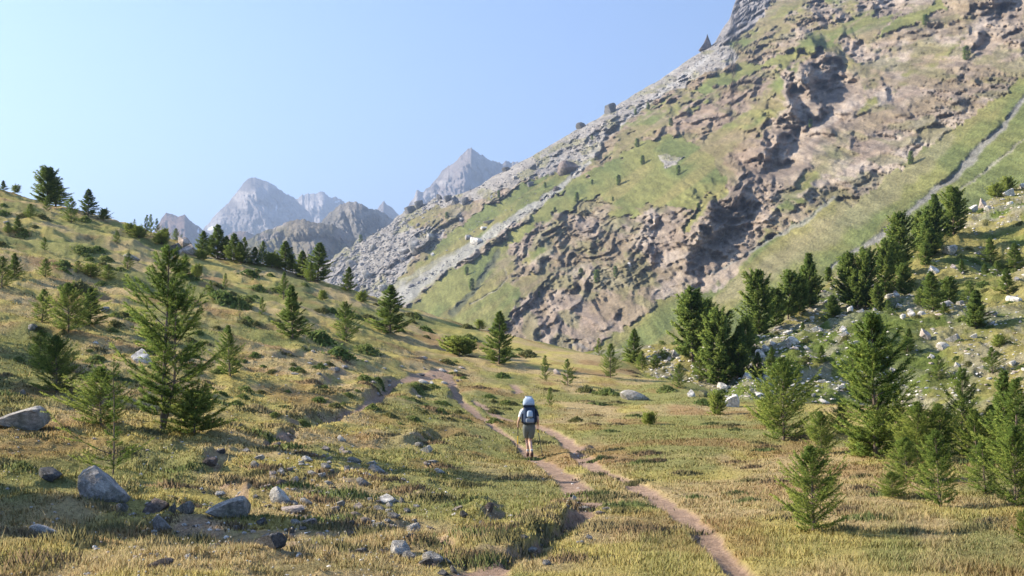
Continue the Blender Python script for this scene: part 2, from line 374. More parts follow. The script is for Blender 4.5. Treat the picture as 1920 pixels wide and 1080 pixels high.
STREAKS = [([(1106, 303), (1085, 322), (1050, 352), (1010, 382), (960, 412), (910, 445), (860, 482), (800, 522), (745, 562)], [3, 6, 6, 8, 9, 10, 13, 16, 22], (.37, .355, .335), .8),
 ([(1925, 178), (1880, 238), (1840, 275), (1800, 325), (1760, 352), (1700, 402), (1640, 450), (1560, 500)], [4, 6, 7, 8, 7, 8, 8, 4], (.25, .235, .225), .8),
 ([(1565, 368), (1515, 412), (1440, 450), (1380, 490), (1320, 520)], [4, 6, 4, 3, 2], (.25, .245, .22), .7), ([(935, 470), (918, 500), (888, 545), (848, 588)], [5, 7, 5, 9], (.09, .10, .07), .8),
 ([(945, 505), (952, 522), (930, 545), (880, 570)], [1.5, 1.5, 1.5, 1.5], (.36, .33, .26), .6), ([(1780, 260), (1700, 330), (1600, 400), (1480, 480), (1350, 560)], [16, 26, 30, 28, 16], (.27, .235, .15), .5),
 ([(1919, 262), (1850, 320), (1760, 385)], [2, 3, 2], (.36, .33, .28), .6), ([(700, 560), (800, 500), (860, 470)], [5, 6, 4], (.33, .32, .28), .5), ([(1160, 235), (1240, 175), (1330, 105)], [5, 6, 6], (.40, .385, .37), .7), ([(1085, 318), (1090, 300), (1160, 240)], [4, 5, 5], (.36, .34, .31), .6),
 ([(1250, 210), (1160, 228), (1125, 280)], [2, 3, 4], (.2, .16, .12), .4), ([(1100, 655), (1080, 642), (1070, 650)], [4, 4, 4], (.3, .27, .24), .8)]
mu = np.concatenate([np.arange(540, 1930, 2.2), np.arange(1930, 2150, 8)])
MNR = 380
mt = np.interp(mu, ru, rv)
mtj = mt+(fbm(mu/14, mu*0, 4, 301)-.5)*10*np.interp(mu, [540, 760, 1000, 1300, 1345, 2150], [6, 1.3, .6, .5, 1.2, 1.6])*.6
q = np.linspace(0, 1, MNR)[:, None]**1.0
UU = np.repeat(mu[None], MNR, 0); VV = mtj[None]+(730-mtj[None])*q
a_, t_ = ray(UU, VV)
den = t_-MC[0]*a_-MC[1]
Yb = M0/den; Xb = a_*Yb; Zb = t_*Yb
mpp = Yb/F                        # metres per pixel there
wu = UU+(fbm(UU/16, VV/16, 3, 311)-.5)*22; wv = VV+(fbm(UU/16+40, VV/16, 3, 312)-.5)*22
H = np.zeros_like(UU)
wallmask = np.zeros_like(UU)
for pts, ws, k in FAULTS:
    sdx = [(p[0], -p[1]) for p in pts]
    d, s, wd, pos = segdist(wu, -wv, sdx, ws); wd = wd*.8
    sd = -d*s                      # + = left of a channel running down the picture, flipped below
    fade = sm(pos, 0, .1)*(1-sm(pos, .9, 1))
    if len(pts) == 2: fade = 1-np.abs(pos*2-1)**2
    left = sd > 0
    e = np.where(left, sd, -sd)/np.maximum(wd, 2)
    prof = np.where(left, np.where(e < 1, -.55+1.35*sm(e, 0, 1.0), .8*(1-sm(e, 1, 3.4))), -.55*(1-sm(e, 0, 1.6)))
    wallmask = np.maximum(wallmask, (1-sm(d/np.maximum(wd, 2), .9, 1.9))*fade*min(1, k+.1)*(wd > 9))
    H = H+prof*wd*mpp*.66*k*(.3+1.25*sm(fbm(wu/30, wv/26, 3, 318), .32, .62))*fade*(1-sm(d, wd*2.4, wd*3.6))
# rock zones
def zone(polys, w=9):
    m = np.zeros_like(UU)
    for p in polys:
        m = np.maximum(m, inpoly(wu, wv, p).astype(float))
    return m
gz, sz, cz, rz = zone(GREEN), zone(SCREE), zone(CLIFF), zone(CRAG)
fx = Xb*.78+Zb*.62; fy = -Xb*.62+Zb*.78          # along the fall line / along the contour
strat = ridged(fy/29+fbm(Xb/30, Zb/34.50,3,326)*2.5, fx/120, 4, 321)
rough = ridged(Xb/22, Zb/25.30, 5, 331)
rockw = np.clip(np.where(gz > 0, .06, .62)+.5*rz+.6*cz-.5*sz*(1-cz), 0, 1)
rockw = np.clip(rockw+((fbm(fy/19, fx/95, 4, 341)-.5)*1.9+(fbm(Xb/5, Zb/7, 3, 342)-.5)*.7)*np.where(gz > 0, .16, 1.0), 0, 1)
rockw = np.maximum(rockw, wallmask*.85)
rk = sm(rockw, .35, .62)
flute = ridged(fy/7+fbm(Xb/14, Zb/16.10,3,337)*2, fx/80, 3, 336)
crag = .28+1.05*sm(fbm(Xb/52, Zb/60, 3, 346)+.25*(rz > 0)*sm(fbm(Xb/30, Zb/30, 2, 348), .4, .6), .47, .62)+.3*cz+.12*wallmask
H = H+(rough-.447)*(1.4+2.8*rk*crag)+(strat-.447)*(.8+11*rk*(.6+.4*crag))+(flute-.447)*(.3+3.0*rk*crag)
H = H+(ridged(Xb/3.2+Zb/12, Zb/8, 3, 373)-.447)*(.2+2.0*rk*crag)+(ridged(Xb/9+Zb/26, Zb/24, 3, 374)-.447)*1.2*rk*crag
H = H+(fbm(Xb/70, Zb/80.50, 3, 351)-.5)*16
H = H+sz*(ridged(Xb/7, Zb/8.05, 3, 361)-.447)*3.0+rk*crag*(ridged(Xb/6-Zb/20, Zb/15, 3, 371)-.447)*1.7+cz*(ridged(fy/9, fx/40, 3, 381)-.447)*9
H = H+(fbm(Xb/4, Zb/4.60, 2, 376)-.5)*1.6*rk
edge = sm(VV-mtj[None], 0, 26)
H = H*(.2+.8*edge)
for pts, ws, colx, k in STREAKS:
    d, s, wd, pos = segdist(wu*.35+UU*.65, -(wv*.35+VV*.65), [(p[0], -p[1]) for p in pts], ws)
    H = H-(1-sm(d/np.maximum(wd, 1), .4, 1.3))*1.2*k
Ym = (M0+H)/den; Xm = a_*Ym; Zm = t_*Ym
n1 = fbm(Xb/26, Zb/29.90, 4, 401); n2 = fbm(Xb/7, Zb/8.05, 3, 411)
gc = mix([.205, .205, .075], [.145, .168, .062], sm(n1, .35, .65)); gc = mix(gc, [.26, .225, .095], sm(fbm(fy/10, fx/70, 3, 421), .5, .72)*.7)
rc = mix([.34, .275, .215], [.235, .19, .155], sm(n2, .35, .65)); rc = mix(rc, [.43, .36, .30], sm(fbm(fy/8, fx/26, 4, 431), .52, .7)*.75)
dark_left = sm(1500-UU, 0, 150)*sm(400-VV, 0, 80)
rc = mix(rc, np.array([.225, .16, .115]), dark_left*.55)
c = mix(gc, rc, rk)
c = mix(c, [.31, .235, .18], sm(ridged(fy/13, fx/90, 4, 447), .5, .8)*(1-gz)*.55)
brown = sm(fbm(Xb/18+9, Zb/20.40, 3, 441), .42, .62)*(1-gz)*.6
c = mix(c, [.235, .185, .11], brown*(1-wallmask))
vegin = .6*sm(fbm(Xb/11, Zb/12.65, 4, 445), .53, .64)*rk*(1-cz)
c = mix(c, [.155, .165, .06], vegin*.75*(1-wallmask))
scr = mix([.29, .265, .25], [.37, .345, .325], n2); scr = mix(scr, [.24, .23, .12], sm(fbm(Xb/14, Zb/16.10, 3, 451), .55, .7)*.7)
c = mix(c, scr, np.clip(sz*1.0, 0, 1)*(1-cz)*.92)
c = mix(c, mix([.22, .205, .205], [.3, .28, .27], n2), cz)
for pts, ws, colx, k in STREAKS:
    d, s, wd, pos = segdist(wu*.35+UU*.65, -(wv*.35+VV*.65), [(p[0], -p[1]) for p in pts], ws)
    c = mix(c, colx, (1-sm(d/np.maximum(wd, 1)+(n2-.5)*.9, .5, 1.15))*k)
c = c*(.67+.54*ridged(Xb/3.2+Zb/14, Zb/8, 3, 461))[..., None]*(1-.0*rk)[..., None]
brk = [np.stack([Xm[0]+d*.6, Ym[0]+d, Zm[0]-d*.5], -1) for d in (420, 160, 50, 14)]
mco = np.concatenate([np.array(brk), np.stack([Xm, Ym, Zm], -1)], 0)
mcc = np.concatenate([np.repeat(c[:1], 4, 0), c], 0)
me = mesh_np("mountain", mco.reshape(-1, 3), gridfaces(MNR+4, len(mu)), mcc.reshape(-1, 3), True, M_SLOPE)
tag(add("mountain", me), kind="structure")
_Yg = Ym
def slope_at(u, v):
    """world point of the valley side seen at a pixel"""
    i = np.clip(np.searchsorted(mu, u), 1, len(mu)-1)
    j = int(np.clip((v-mtj[i])/(730-mtj[i])*(MNR-1), 0, MNR-1))
    Y = _Yg[j, i]; a, t = ray(u, v); return Vector((float(a)*Y, Y, float(t)*Y))

# ------------------------------------------------------------------ far peaks
def peak(name, ridge, D, base, cols, spur=None, seed=1, rel=1.0, jag=4, step=1.6, slope=1.1, vb=620, snow=()):
    u0, u1 = ridge[0][0], ridge[-1][0]
    us = np.arange(u0, u1, step)
    top = np.interp(us, [p[0] for p in ridge], [p[1] for p in ridge])+(fbm(us/6, us*0, 5, seed, .62)-.5)*jag*1.8
    nr = 110; q = np.linspace(0, 1, nr)[:, None]**1.25
    U = np.repeat(us[None], nr, 0); V = top[None]+(vb-top[None])*q
    a, t = ray(U, V); _, tt = ray(us, top)
    z = t*D; x = a*D; dz = tt[None]*D-z
    Y = D-dz*slope
    S = D/5000
    r = (ridged(x/(340*S), z/(700*S), 5, seed+3)-.45)*620*S*rel*sm(dz, 0, 350*S)
    r = r+(ridged(x/(110*S)+z/(300*S), z/(200*S), 5, seed+5, .62)-.45)*300*S*rel*sm(dz, 0, 120*S)
    if spur:
        for (su, sv, eu, ev, k) in spur:
            ux = su+(eu-su)*np.clip((V-sv)/(ev-sv), 0, 1)
            r = r-np.maximum(0, 1-np.abs(U-ux)/k)*k*D/F*1.1*sm(V, sv-5, sv+25)
    Y = Y+r
    Z_ = 0; n = fbm(x/(260*S), z/(260*S), 4, seed+9); c = mix(cols[0], cols[1], sm(n, .3, .7))
    if len(cols) > 2: c = mix(c, cols[2], sm(fbm(x/(150*S), z/(90*S), 4, seed+13), .52, .68))
    for (su, sv, w_, h_) in snow:
        c = mix(c, [.8, .82, .85], (((U-su)/w_+(V-sv)/h_*.6)**2+((V-sv)/h_)**2 < 1).astype(float))
    X3 = a*Y; Z3 = t*Y
    bk = [np.stack([X3[0], Y[0]+d*S, Z3[0]-d*S*.9], -1) for d in (900, 300, 60)]
    co = np.concatenate([np.array(bk), np.stack([X3, Y, Z3], -1)], 0); cc = np.concatenate([np.repeat(c[:1], 3, 0), c], 0)
    tag(add(name, mesh_np(name, co.reshape(-1, 3), gridfaces(nr+3, len(us)), cc.reshape(-1, 3), True, M_PEAK)), kind="structure")
ROK = [[.22, .19, .18], [.165, .15, .15], [.32, .29, .275]]
peak("peak", [(300, 600), (345, 480), (385, 425), (400, 406), (430, 378), (450, 353), (458, 342), (464, 334), (476, 332), (500, 339), (512, 347), (528, 357), (545, 367), (560, 378), (578, 398), (600, 432), (640, 500)], 5000, 0, ROK, [(468, 335, 520, 470, 60)], 501, .8, 5, snow=[(395, 428, 5, 4), (518, 390, 1.5, 6)])
peak("peak", [(500, 470), (530, 400), (556, 372), (570, 366), (585, 363), (603, 362), (606, 360), (620, 370), (628, 369), (645, 378), (680, 420), (740, 520)], 6000, 0, ROK, [(606, 362, 600, 440, 30)], 521, .8, 7, snow=[(632, 378, 4, 2)])
peak("peak", [(700, 560), (730, 470), (752, 420), (765, 388), (776, 372), (781, 356), (792, 362), (806, 350), (830, 320), (855, 302), (866, 290), (884, 277), (896, 286), (915, 297), (940, 306), (950, 303), (958, 306), (970, 303), (985, 312), (1040, 380), (1100, 480)], 4600, 0, ROK+[], [(884, 280, 860, 400, 45)], 541, .8, 5)
peak("peak", [(640, 520), (680, 430), (705, 395), (715, 384), (720, 377), (723, 382), (735, 390), (748, 402), (790, 470)], 5200, 0, ROK, None, 561, .7, 5)
peak("peak", [(230, 520), (270, 460), (296, 425), (303, 408), (311, 399), (322, 401), (334, 406), (346, 403), (352, 410), (372, 425), (392, 438), (430, 470), (480, 520)], 3300, 0, [[.20, .135, .115], [.15, .115, .105], [.26, .19, .16]], [(345, 404, 350, 480, 35)], 581, .8, 3, snow=[(372, 432, 1.5, 5)])
peak("hills", [(540, 540), (585, 450), (606, 412), (622, 396), (640, 382), (652, 378), (668, 379), (682, 386), (694, 391), (706, 393), (720, 398), (735, 410), (760, 425), (800, 470)], 2400, 0, [[.22, .195, .165], [.15, .14, .125], [.33, .305, .275]], [(650, 380, 690, 460, 50)], 601, 1.0, 5)
peak("hills", [(400, 520), (425, 470), (455, 455), (480, 441), (505, 430), (530, 420), (550, 413), (568, 411), (580, 414), (600, 419), (620, 420), (640, 432), (660, 440), (700, 470), (760, 540)], 1850, 0, [[.20, .17, .13], [.17, .155, .09], [.29, .25, .22]], [(568, 412, 610, 500, 60)], 621, 1.0, 4)
peak("hills", [(390, 500), (420, 445), (440, 434), (460, 434), (480, 442), (540, 500)], 2900, 0, [[.23, .17, .14], [.19, .15, .13]], None, 641, .7, 2)
# valley floor and outer ground beyond the near terrain, out to the horizon
gx = np.concatenate([-np.geomspace(12000, 60, 26), [0], np.geomspace(60, 12000, 26)]); gy = np.concatenate([[-300, -20], np.geomspace(100, 14000, 50)])
GX, GY = np.meshgrid(gx, gy); GZ = -32+(fbm(GX/300, GY/300, 4, 661)-.5)*20-np.clip(GY-300, 0, 4000)*.0
c = mix([.16, .17, .06], [.27, .22, .13], fbm(GX/200, GY/200, 4, 671))
tag(add("terrain", mesh_np("terrain", np.stack([GX, GY, GZ], -1).reshape(-1, 3), gridfaces(*GX.shape), c.reshape(-1, 3), True, M_SLOPE)), kind="structure")
# ------------------------------------------------------------------ ground lookup
def hit_meadow(u, v):
    a, t = ray(u, v); a = float(a); t = float(t); Ys = np.exp(np.linspace(math.log(7), math.log(125), 1500))
    z = meadow_z(a*Ys, Ys); ok = z >= t*Ys
    if not ok.any():
        i = int(np.argmax(z/Ys-t))
    else: i = int(np.argmax(ok))
    return Vector((a*Ys[i], Ys[i], z[i]))
def hit_knoll(u, v):
    x, y = knoll_base(u, v); j = float(knoll_h(x, y))*float(knoll_taper(u, v))
    return Vector((float(x), float(y), float(KA[0]+KA[1]*x+KA[2]*y+j)))
def hit(sheet, u, v):
    if sheet == 'M': return hit_meadow(u, v)
    if sheet == 'K': return hit_knoll(u, v)
    return slope_at(u, v)
def dist_px(p): return p.y/F
# ------------------------------------------------------------------ conifers
rng = np.random.default_rng(7)
def tube(pts, r0, r1, k=5):
    """tapered tube along pts -> (co, tri faces)"""
    pts = np.asarray(pts, float); n = len(pts); co = []; 
    for i in range(n):
        d = pts[min(i+1, n-1)]-pts[max(i-1, 0)]; d = d/(np.linalg.norm(d)+1e-9)
        up = np.array([0, 0, 1.]) if abs(d[2]) < .9 else np.array([1., 0, 0])
        a = np.cross(d, up); a /= np.linalg.norm(a); b = np.cross(d, a)
        r = r0+(r1-r0)*i/(n-1)
        for j in range(k):
            q = 2*math.pi*j/k; co.append(pts[i]+r*(math.cos(q)*a+math.sin(q)*b))
    f = []
    for i in range(n-1):
        for j in range(k):
            p, q_ = i*k+j, i*k+(j+1) % k
            f += [(p, q_, q_+k), (p, q_+k, p+k)]
    return np.array(co), np.array(f)
def merge(parts):
    co = []; f = []; n = 0
    for c_, f_ in parts:
        co.append(c_); f.append(f_+n); n += len(c_)
    return np.concatenate(co), np.concatenate(f)
def conifer(kind, seed, nb, prof, e_lo, e_hi, tuftgap, per, L, wd, twig=.35, twig_n=7, zlo=.05, stems=((0, 0, 1),), trunk_r=.018, lean=0, gap=.0, curve=.25, hue=0., sparse=0):
    R = np.random.default_rng(seed); wood = []; T = []; D = []; S = []
    for (sx, sy, sh) in stems:
        n = 9; tz = np.linspace(0, sh, n)
        wob = np.cumsum(R.normal(0, .004, (n, 2)), 0)
        tp = np.stack([sx*np.minimum(1, tz*4)+wob[:, 0]+lean*tz**2, sy*np.minimum(1, tz*4)+wob[:, 1], tz-.03*(tz == 0)], 1)
        wood.append(tube(tp, trunk_r*sh, .002, 6))
        m = int(nb*sh)
        for i in range(m):
            h = zlo+(.985-zlo)*((i+R.random())/m)
            if R.random() < gap*(1 if h < .85 else 0): continue
            hz = h*sh; az = i*2.399+R.normal(0, .5)
            r = prof(h, az)*sh*R.uniform(.62, 1.18)
            if r < .012: r = .012
            el = e_lo+(e_hi-e_lo)*h+R.normal(0, .12)
            base = np.array([np.interp(hz, tz, tp[:, 0]), np.interp(hz, tz, tp[:, 1]), hz])
            q = np.linspace(0, 1, 6)[:, None]
            dirv = np.array([math.cos(az), math.sin(az), 0]); side = np.array([-dirv[1], dirv[0], 0])
            pts = base+dirv*q*r*math.cos(el)+np.array([0, 0, 1])*(q*r*math.sin(el)+curve*r*q*q)+side*np.sin(q*2.2)*r*R.normal(0, .07)
            wood.append(tube(pts[:5], .006*r+.0016, .0012, 3))
            # twigs
            lines = [(pts, .18)]
            for k in range(twig_n):
                s = .2+.78*(k+R.random())/twig_n
                p0 = np.array([np.interp(s, q[:, 0], pts[:, c_]) for c_ in range(3)])
                tl = r*twig*(1.15-s)*R.uniform(.6, 1.2)+L*.8
                sg = 1 if k % 2 else -1
                ta = R.uniform(.5, 1.0)
                dv = dirv*math.cos(ta)+side*sg*math.sin(ta)+np.array([0, 0, R.normal(.12, .16)])
                qq = np.linspace(0, 1, 3)[:, None]
                lines.append((p0+dv*qq*tl+np.array([0, 0, .2])*tl*qq*qq, 0))
            for ln, st in lines:
                seg = np.linalg.norm(np.diff(ln, axis=0), axis=1); tot = seg.sum()
                cum = np.concatenate([[0], np.cumsum(seg)])/tot
                cnt = max(2, int(tot*(1-st)/tuftgap))
                s = st+(1-st)*(np.arange(cnt)+R.random(cnt))/cnt
                pp = np.stack([np.interp(s, cum, ln[:, c_]) for c_ in range(3)], 1)
                dd = (ln[-1]-ln[0])/tot
                T.append(pp); D.append(np.repeat(dd[None], cnt, 0)); S.append(np.full(cnt, R.random())*.5+s*.5*r/.3)
    T = np.concatenate(T); D = np.concatenate(D); S = np.concatenate(S)
    # leader tip
    n = len(T)*per
    P0 = np.repeat(T, per, 0); DD = np.repeat(D, per, 0); SS = np.repeat(S, per)
    v = R.normal(0, 1, (n, 3)); v[:, 2] = v[:, 2]*.8+.35
    d = DD*1.1+v*.75; d /= np.linalg.norm(d, axis=1)[:, None]
    ln = L*R.uniform(.6, 1.25, n)[:, None]
    s = np.cross(d, R.normal(0, 1, (n, 3))); s /= np.linalg.norm(s, axis=1)[:, None]+1e-9
    P0 = P0+R.normal(0, L*.12, (n, 3))
    co = np.stack([P0-s*wd*.5, P0+s*wd*.5, P0+d*ln], 1).reshape(-1, 3)
    fc = np.arange(n*3).reshape(-1, 3)
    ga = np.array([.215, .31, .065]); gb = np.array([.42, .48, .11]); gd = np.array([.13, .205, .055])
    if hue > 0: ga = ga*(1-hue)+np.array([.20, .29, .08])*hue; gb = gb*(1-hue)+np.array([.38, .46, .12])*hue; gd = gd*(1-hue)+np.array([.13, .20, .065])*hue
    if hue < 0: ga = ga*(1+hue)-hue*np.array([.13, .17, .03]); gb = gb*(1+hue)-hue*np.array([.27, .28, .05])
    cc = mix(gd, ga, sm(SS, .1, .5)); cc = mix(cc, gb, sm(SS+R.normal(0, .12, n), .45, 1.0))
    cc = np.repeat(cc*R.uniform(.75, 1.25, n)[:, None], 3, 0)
    wc, wf = merge(wood)
    ctr = np.stack([P0[:, 0]*1.0, P0[:, 1]*1.0, np.full(n, .0)+.10], 1); ctr[:, 2] += .12*R.normal(0, 1, n)
    nn_ = ctr/np.linalg.norm(ctr, axis=1)[:, None]+R.normal(0, .45, (n, 3))+d*.35; nn_[:, 2] += .28
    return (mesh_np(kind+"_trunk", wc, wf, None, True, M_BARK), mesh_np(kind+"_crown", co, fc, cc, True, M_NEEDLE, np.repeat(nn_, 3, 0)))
def pr_larch(wid, lop=0., pk=.22, seed=0):
    def f(h, az):
        b = wid*(min(1, (h+.08)/pk)**.7)*(1-max(0, (h-pk)/(1-pk)))**.85
        return b*(1+lop*math.cos(az-.4))*(1+.22*math.sin(az*2+h*9+seed))
    return f
def pr_round(wid, pk=.3, seed=0):
    def f(h, az):
        b = wid*math.sqrt(max(0, 1-((h-pk)/(1.02-pk))**2)) if h > pk else wid*(.72+.28*h/pk)
        return b*(1+.2*math.sin(az*3+h*14+seed)+.1*math.sin(h*40+seed))
    return f
KINDS = {}
def K(name, *a, **k): KINDS[name] = conifer(name, *a, **k)
K('big', 11, 78, pr_larch(.35, .1, .42, 1), .05, .85, .0066, 6, .018, .0032, zlo=.10, twig=.36, twig_n=11, stems=((0, 0, 1), (.06, .02, .74)), trunk_r=.016, gap=.28)
K('grand', 31, 125, pr_larch(.36, .0, .24, 4), .1, .9, .0064, 6, .020, .0040, zlo=.02, twig=.36, twig_n=12, trunk_r=.016, gap=.24)
K('larch', 12, 90, pr_larch(.33, 0, .2, 2), .05, .8, .0095, 5, .024, .005, twig_n=9, zlo=.03, gap=.1)
K('larchb', 13, 92, pr_larch(.40, .15, .24, 3), .08, .8, .0095, 5, .024, .005, twig_n=9, zlo=.02, gap=.08)
K('larchw', 14, 110, pr_larch(.55, -.15, .26, 5), .12, .85, .0095, 5, .024, .005, twig_n=10, zlo=.02, gap=.06)
K('young', 15, 42, pr_larch(.34, 0, .18, 7), .25, .95, .012, 5, .034, .008, twig_n=6, zlo=.02, gap=.05, hue=-.1)
K('lime', 16, 50, pr_larch(.46, 0, .3, 8), .15, .9, .011, 5, .030, .007, twig_n=8, zlo=.0, hue=-.45)
K('dense', 17, 105, pr_larch(.33, .05, .16, 9), .0, .6, .0085, 5, .026, .007, twig_n=9, zlo=.02, hue=.25)
K('pine', 18, 110, pr_round(.26, .34, 4), .15, .9, .0095, 5, .030, .010, twig_n=9, zlo=.07, hue=.5)
K('pineb', 19, 110, pr_round(.31, .32, 8), .1, .9, .0095, 5, .030, .010, twig_n=9, zlo=.05, hue=.4)
K('pinec', 20, 100, pr_larch(.33, .1, .25, 10), .1, .8, .0095, 5, .030, .010, twig_n=9, zlo=.04, hue=.55, stems=((0, 0, 1), (.12, .02, .78)))
K('bush', 21, 80, pr_round(.85, .0, 2), -.05, .9, .02, 5, .07, .016, twig_n=7, zlo=.02, trunk_r=.03, hue=.15)
K('mat', 22, 80, pr_round(1.5, .0, 3), -.02, .5, .035, 5, .14, .035, twig_n=7, zlo=.05, trunk_r=.03, hue=.3)
K('wisp', 23, 26, pr_larch(.30, .2, .12, 6), .1, .6, .016, 4, .028, .006, twig_n=4, zlo=.0, gap=.25)
def low_prof(h, az): return (.42 if h < .2 else .10)*(1+.3*math.cos(az))
K('whip', 24, 46, low_prof, .2, .6, .008, 5, .020, .0045, twig_n=6, zlo=.0, gap=.2, trunk_r=.009, hue=-.2)
K('far', 25, 44, pr_round(.27, .35, 6), .2, .9, .03, 4, .07, .03, twig_n=4, zlo=.03, hue=.9)
KNAME = dict(big='larch_tree', grand='larch_tree', larch='larch_tree', larchb='larch_tree', larchw='larch_tree', young='larch_sapling', lime='larch_sapling', dense='spruce_tree', pine='pine_tree', pineb='pine_tree', pinec='pine_tree', bush='juniper_bush', mat='juniper_bush', wisp='larch_sapling', whip='larch_sapling', far='pine_tree')
KCAT = dict(larch_tree='tree', larch_sapling='sapling', spruce_tree='tree', pine_tree='tree', juniper_bush='bush')
TREES_AT = []
def plant(kind, sheet, u, v, hpx, label, group, sx=1.0, rot=None, hgt=None, pos=None):
    p = pos or hit(sheet, u, v)
    H_ = hgt or hpx*p.y/F
    wood, crown = KINDS[kind]
    r = bpy.data.objects.new(KNAME[kind], None); COL.objects.link(r); r.empty_display_size = .3
    r.location = (p.x, p.y, p.z-.015*H_)
    r.rotation_euler = (random.uniform(-.04, .04), random.uniform(-.04, .04), random.uniform(0, 6.28) if rot is None else rot)
    r.scale = (H_*sx, H_*sx, H_)
    tag(r, label, KCAT[KNAME[kind]], group)
    a = bpy.data.objects.new("stem" if kind in ('bush', 'mat') else "trunk", wood); COL.objects.link(a); a.parent = r
    b = bpy.data.objects.new("foliage" if kind in ('bush', 'mat') else "crown", crown); COL.objects.link(b); b.parent = r
    TREES_AT.append((u, v, hpx, label)); return r
random.seed(3)
GL = "larches and spruces on the left grass slope"; GS = "conifers along the left skyline"; GC = "conifers standing around the meadow crest"
GR = "pines on the stony slope at right"; GF = "young larches on the right of the meadow"; GV = "small trees dotted over the valley side"; GJ = "low juniper bushes in the grass"
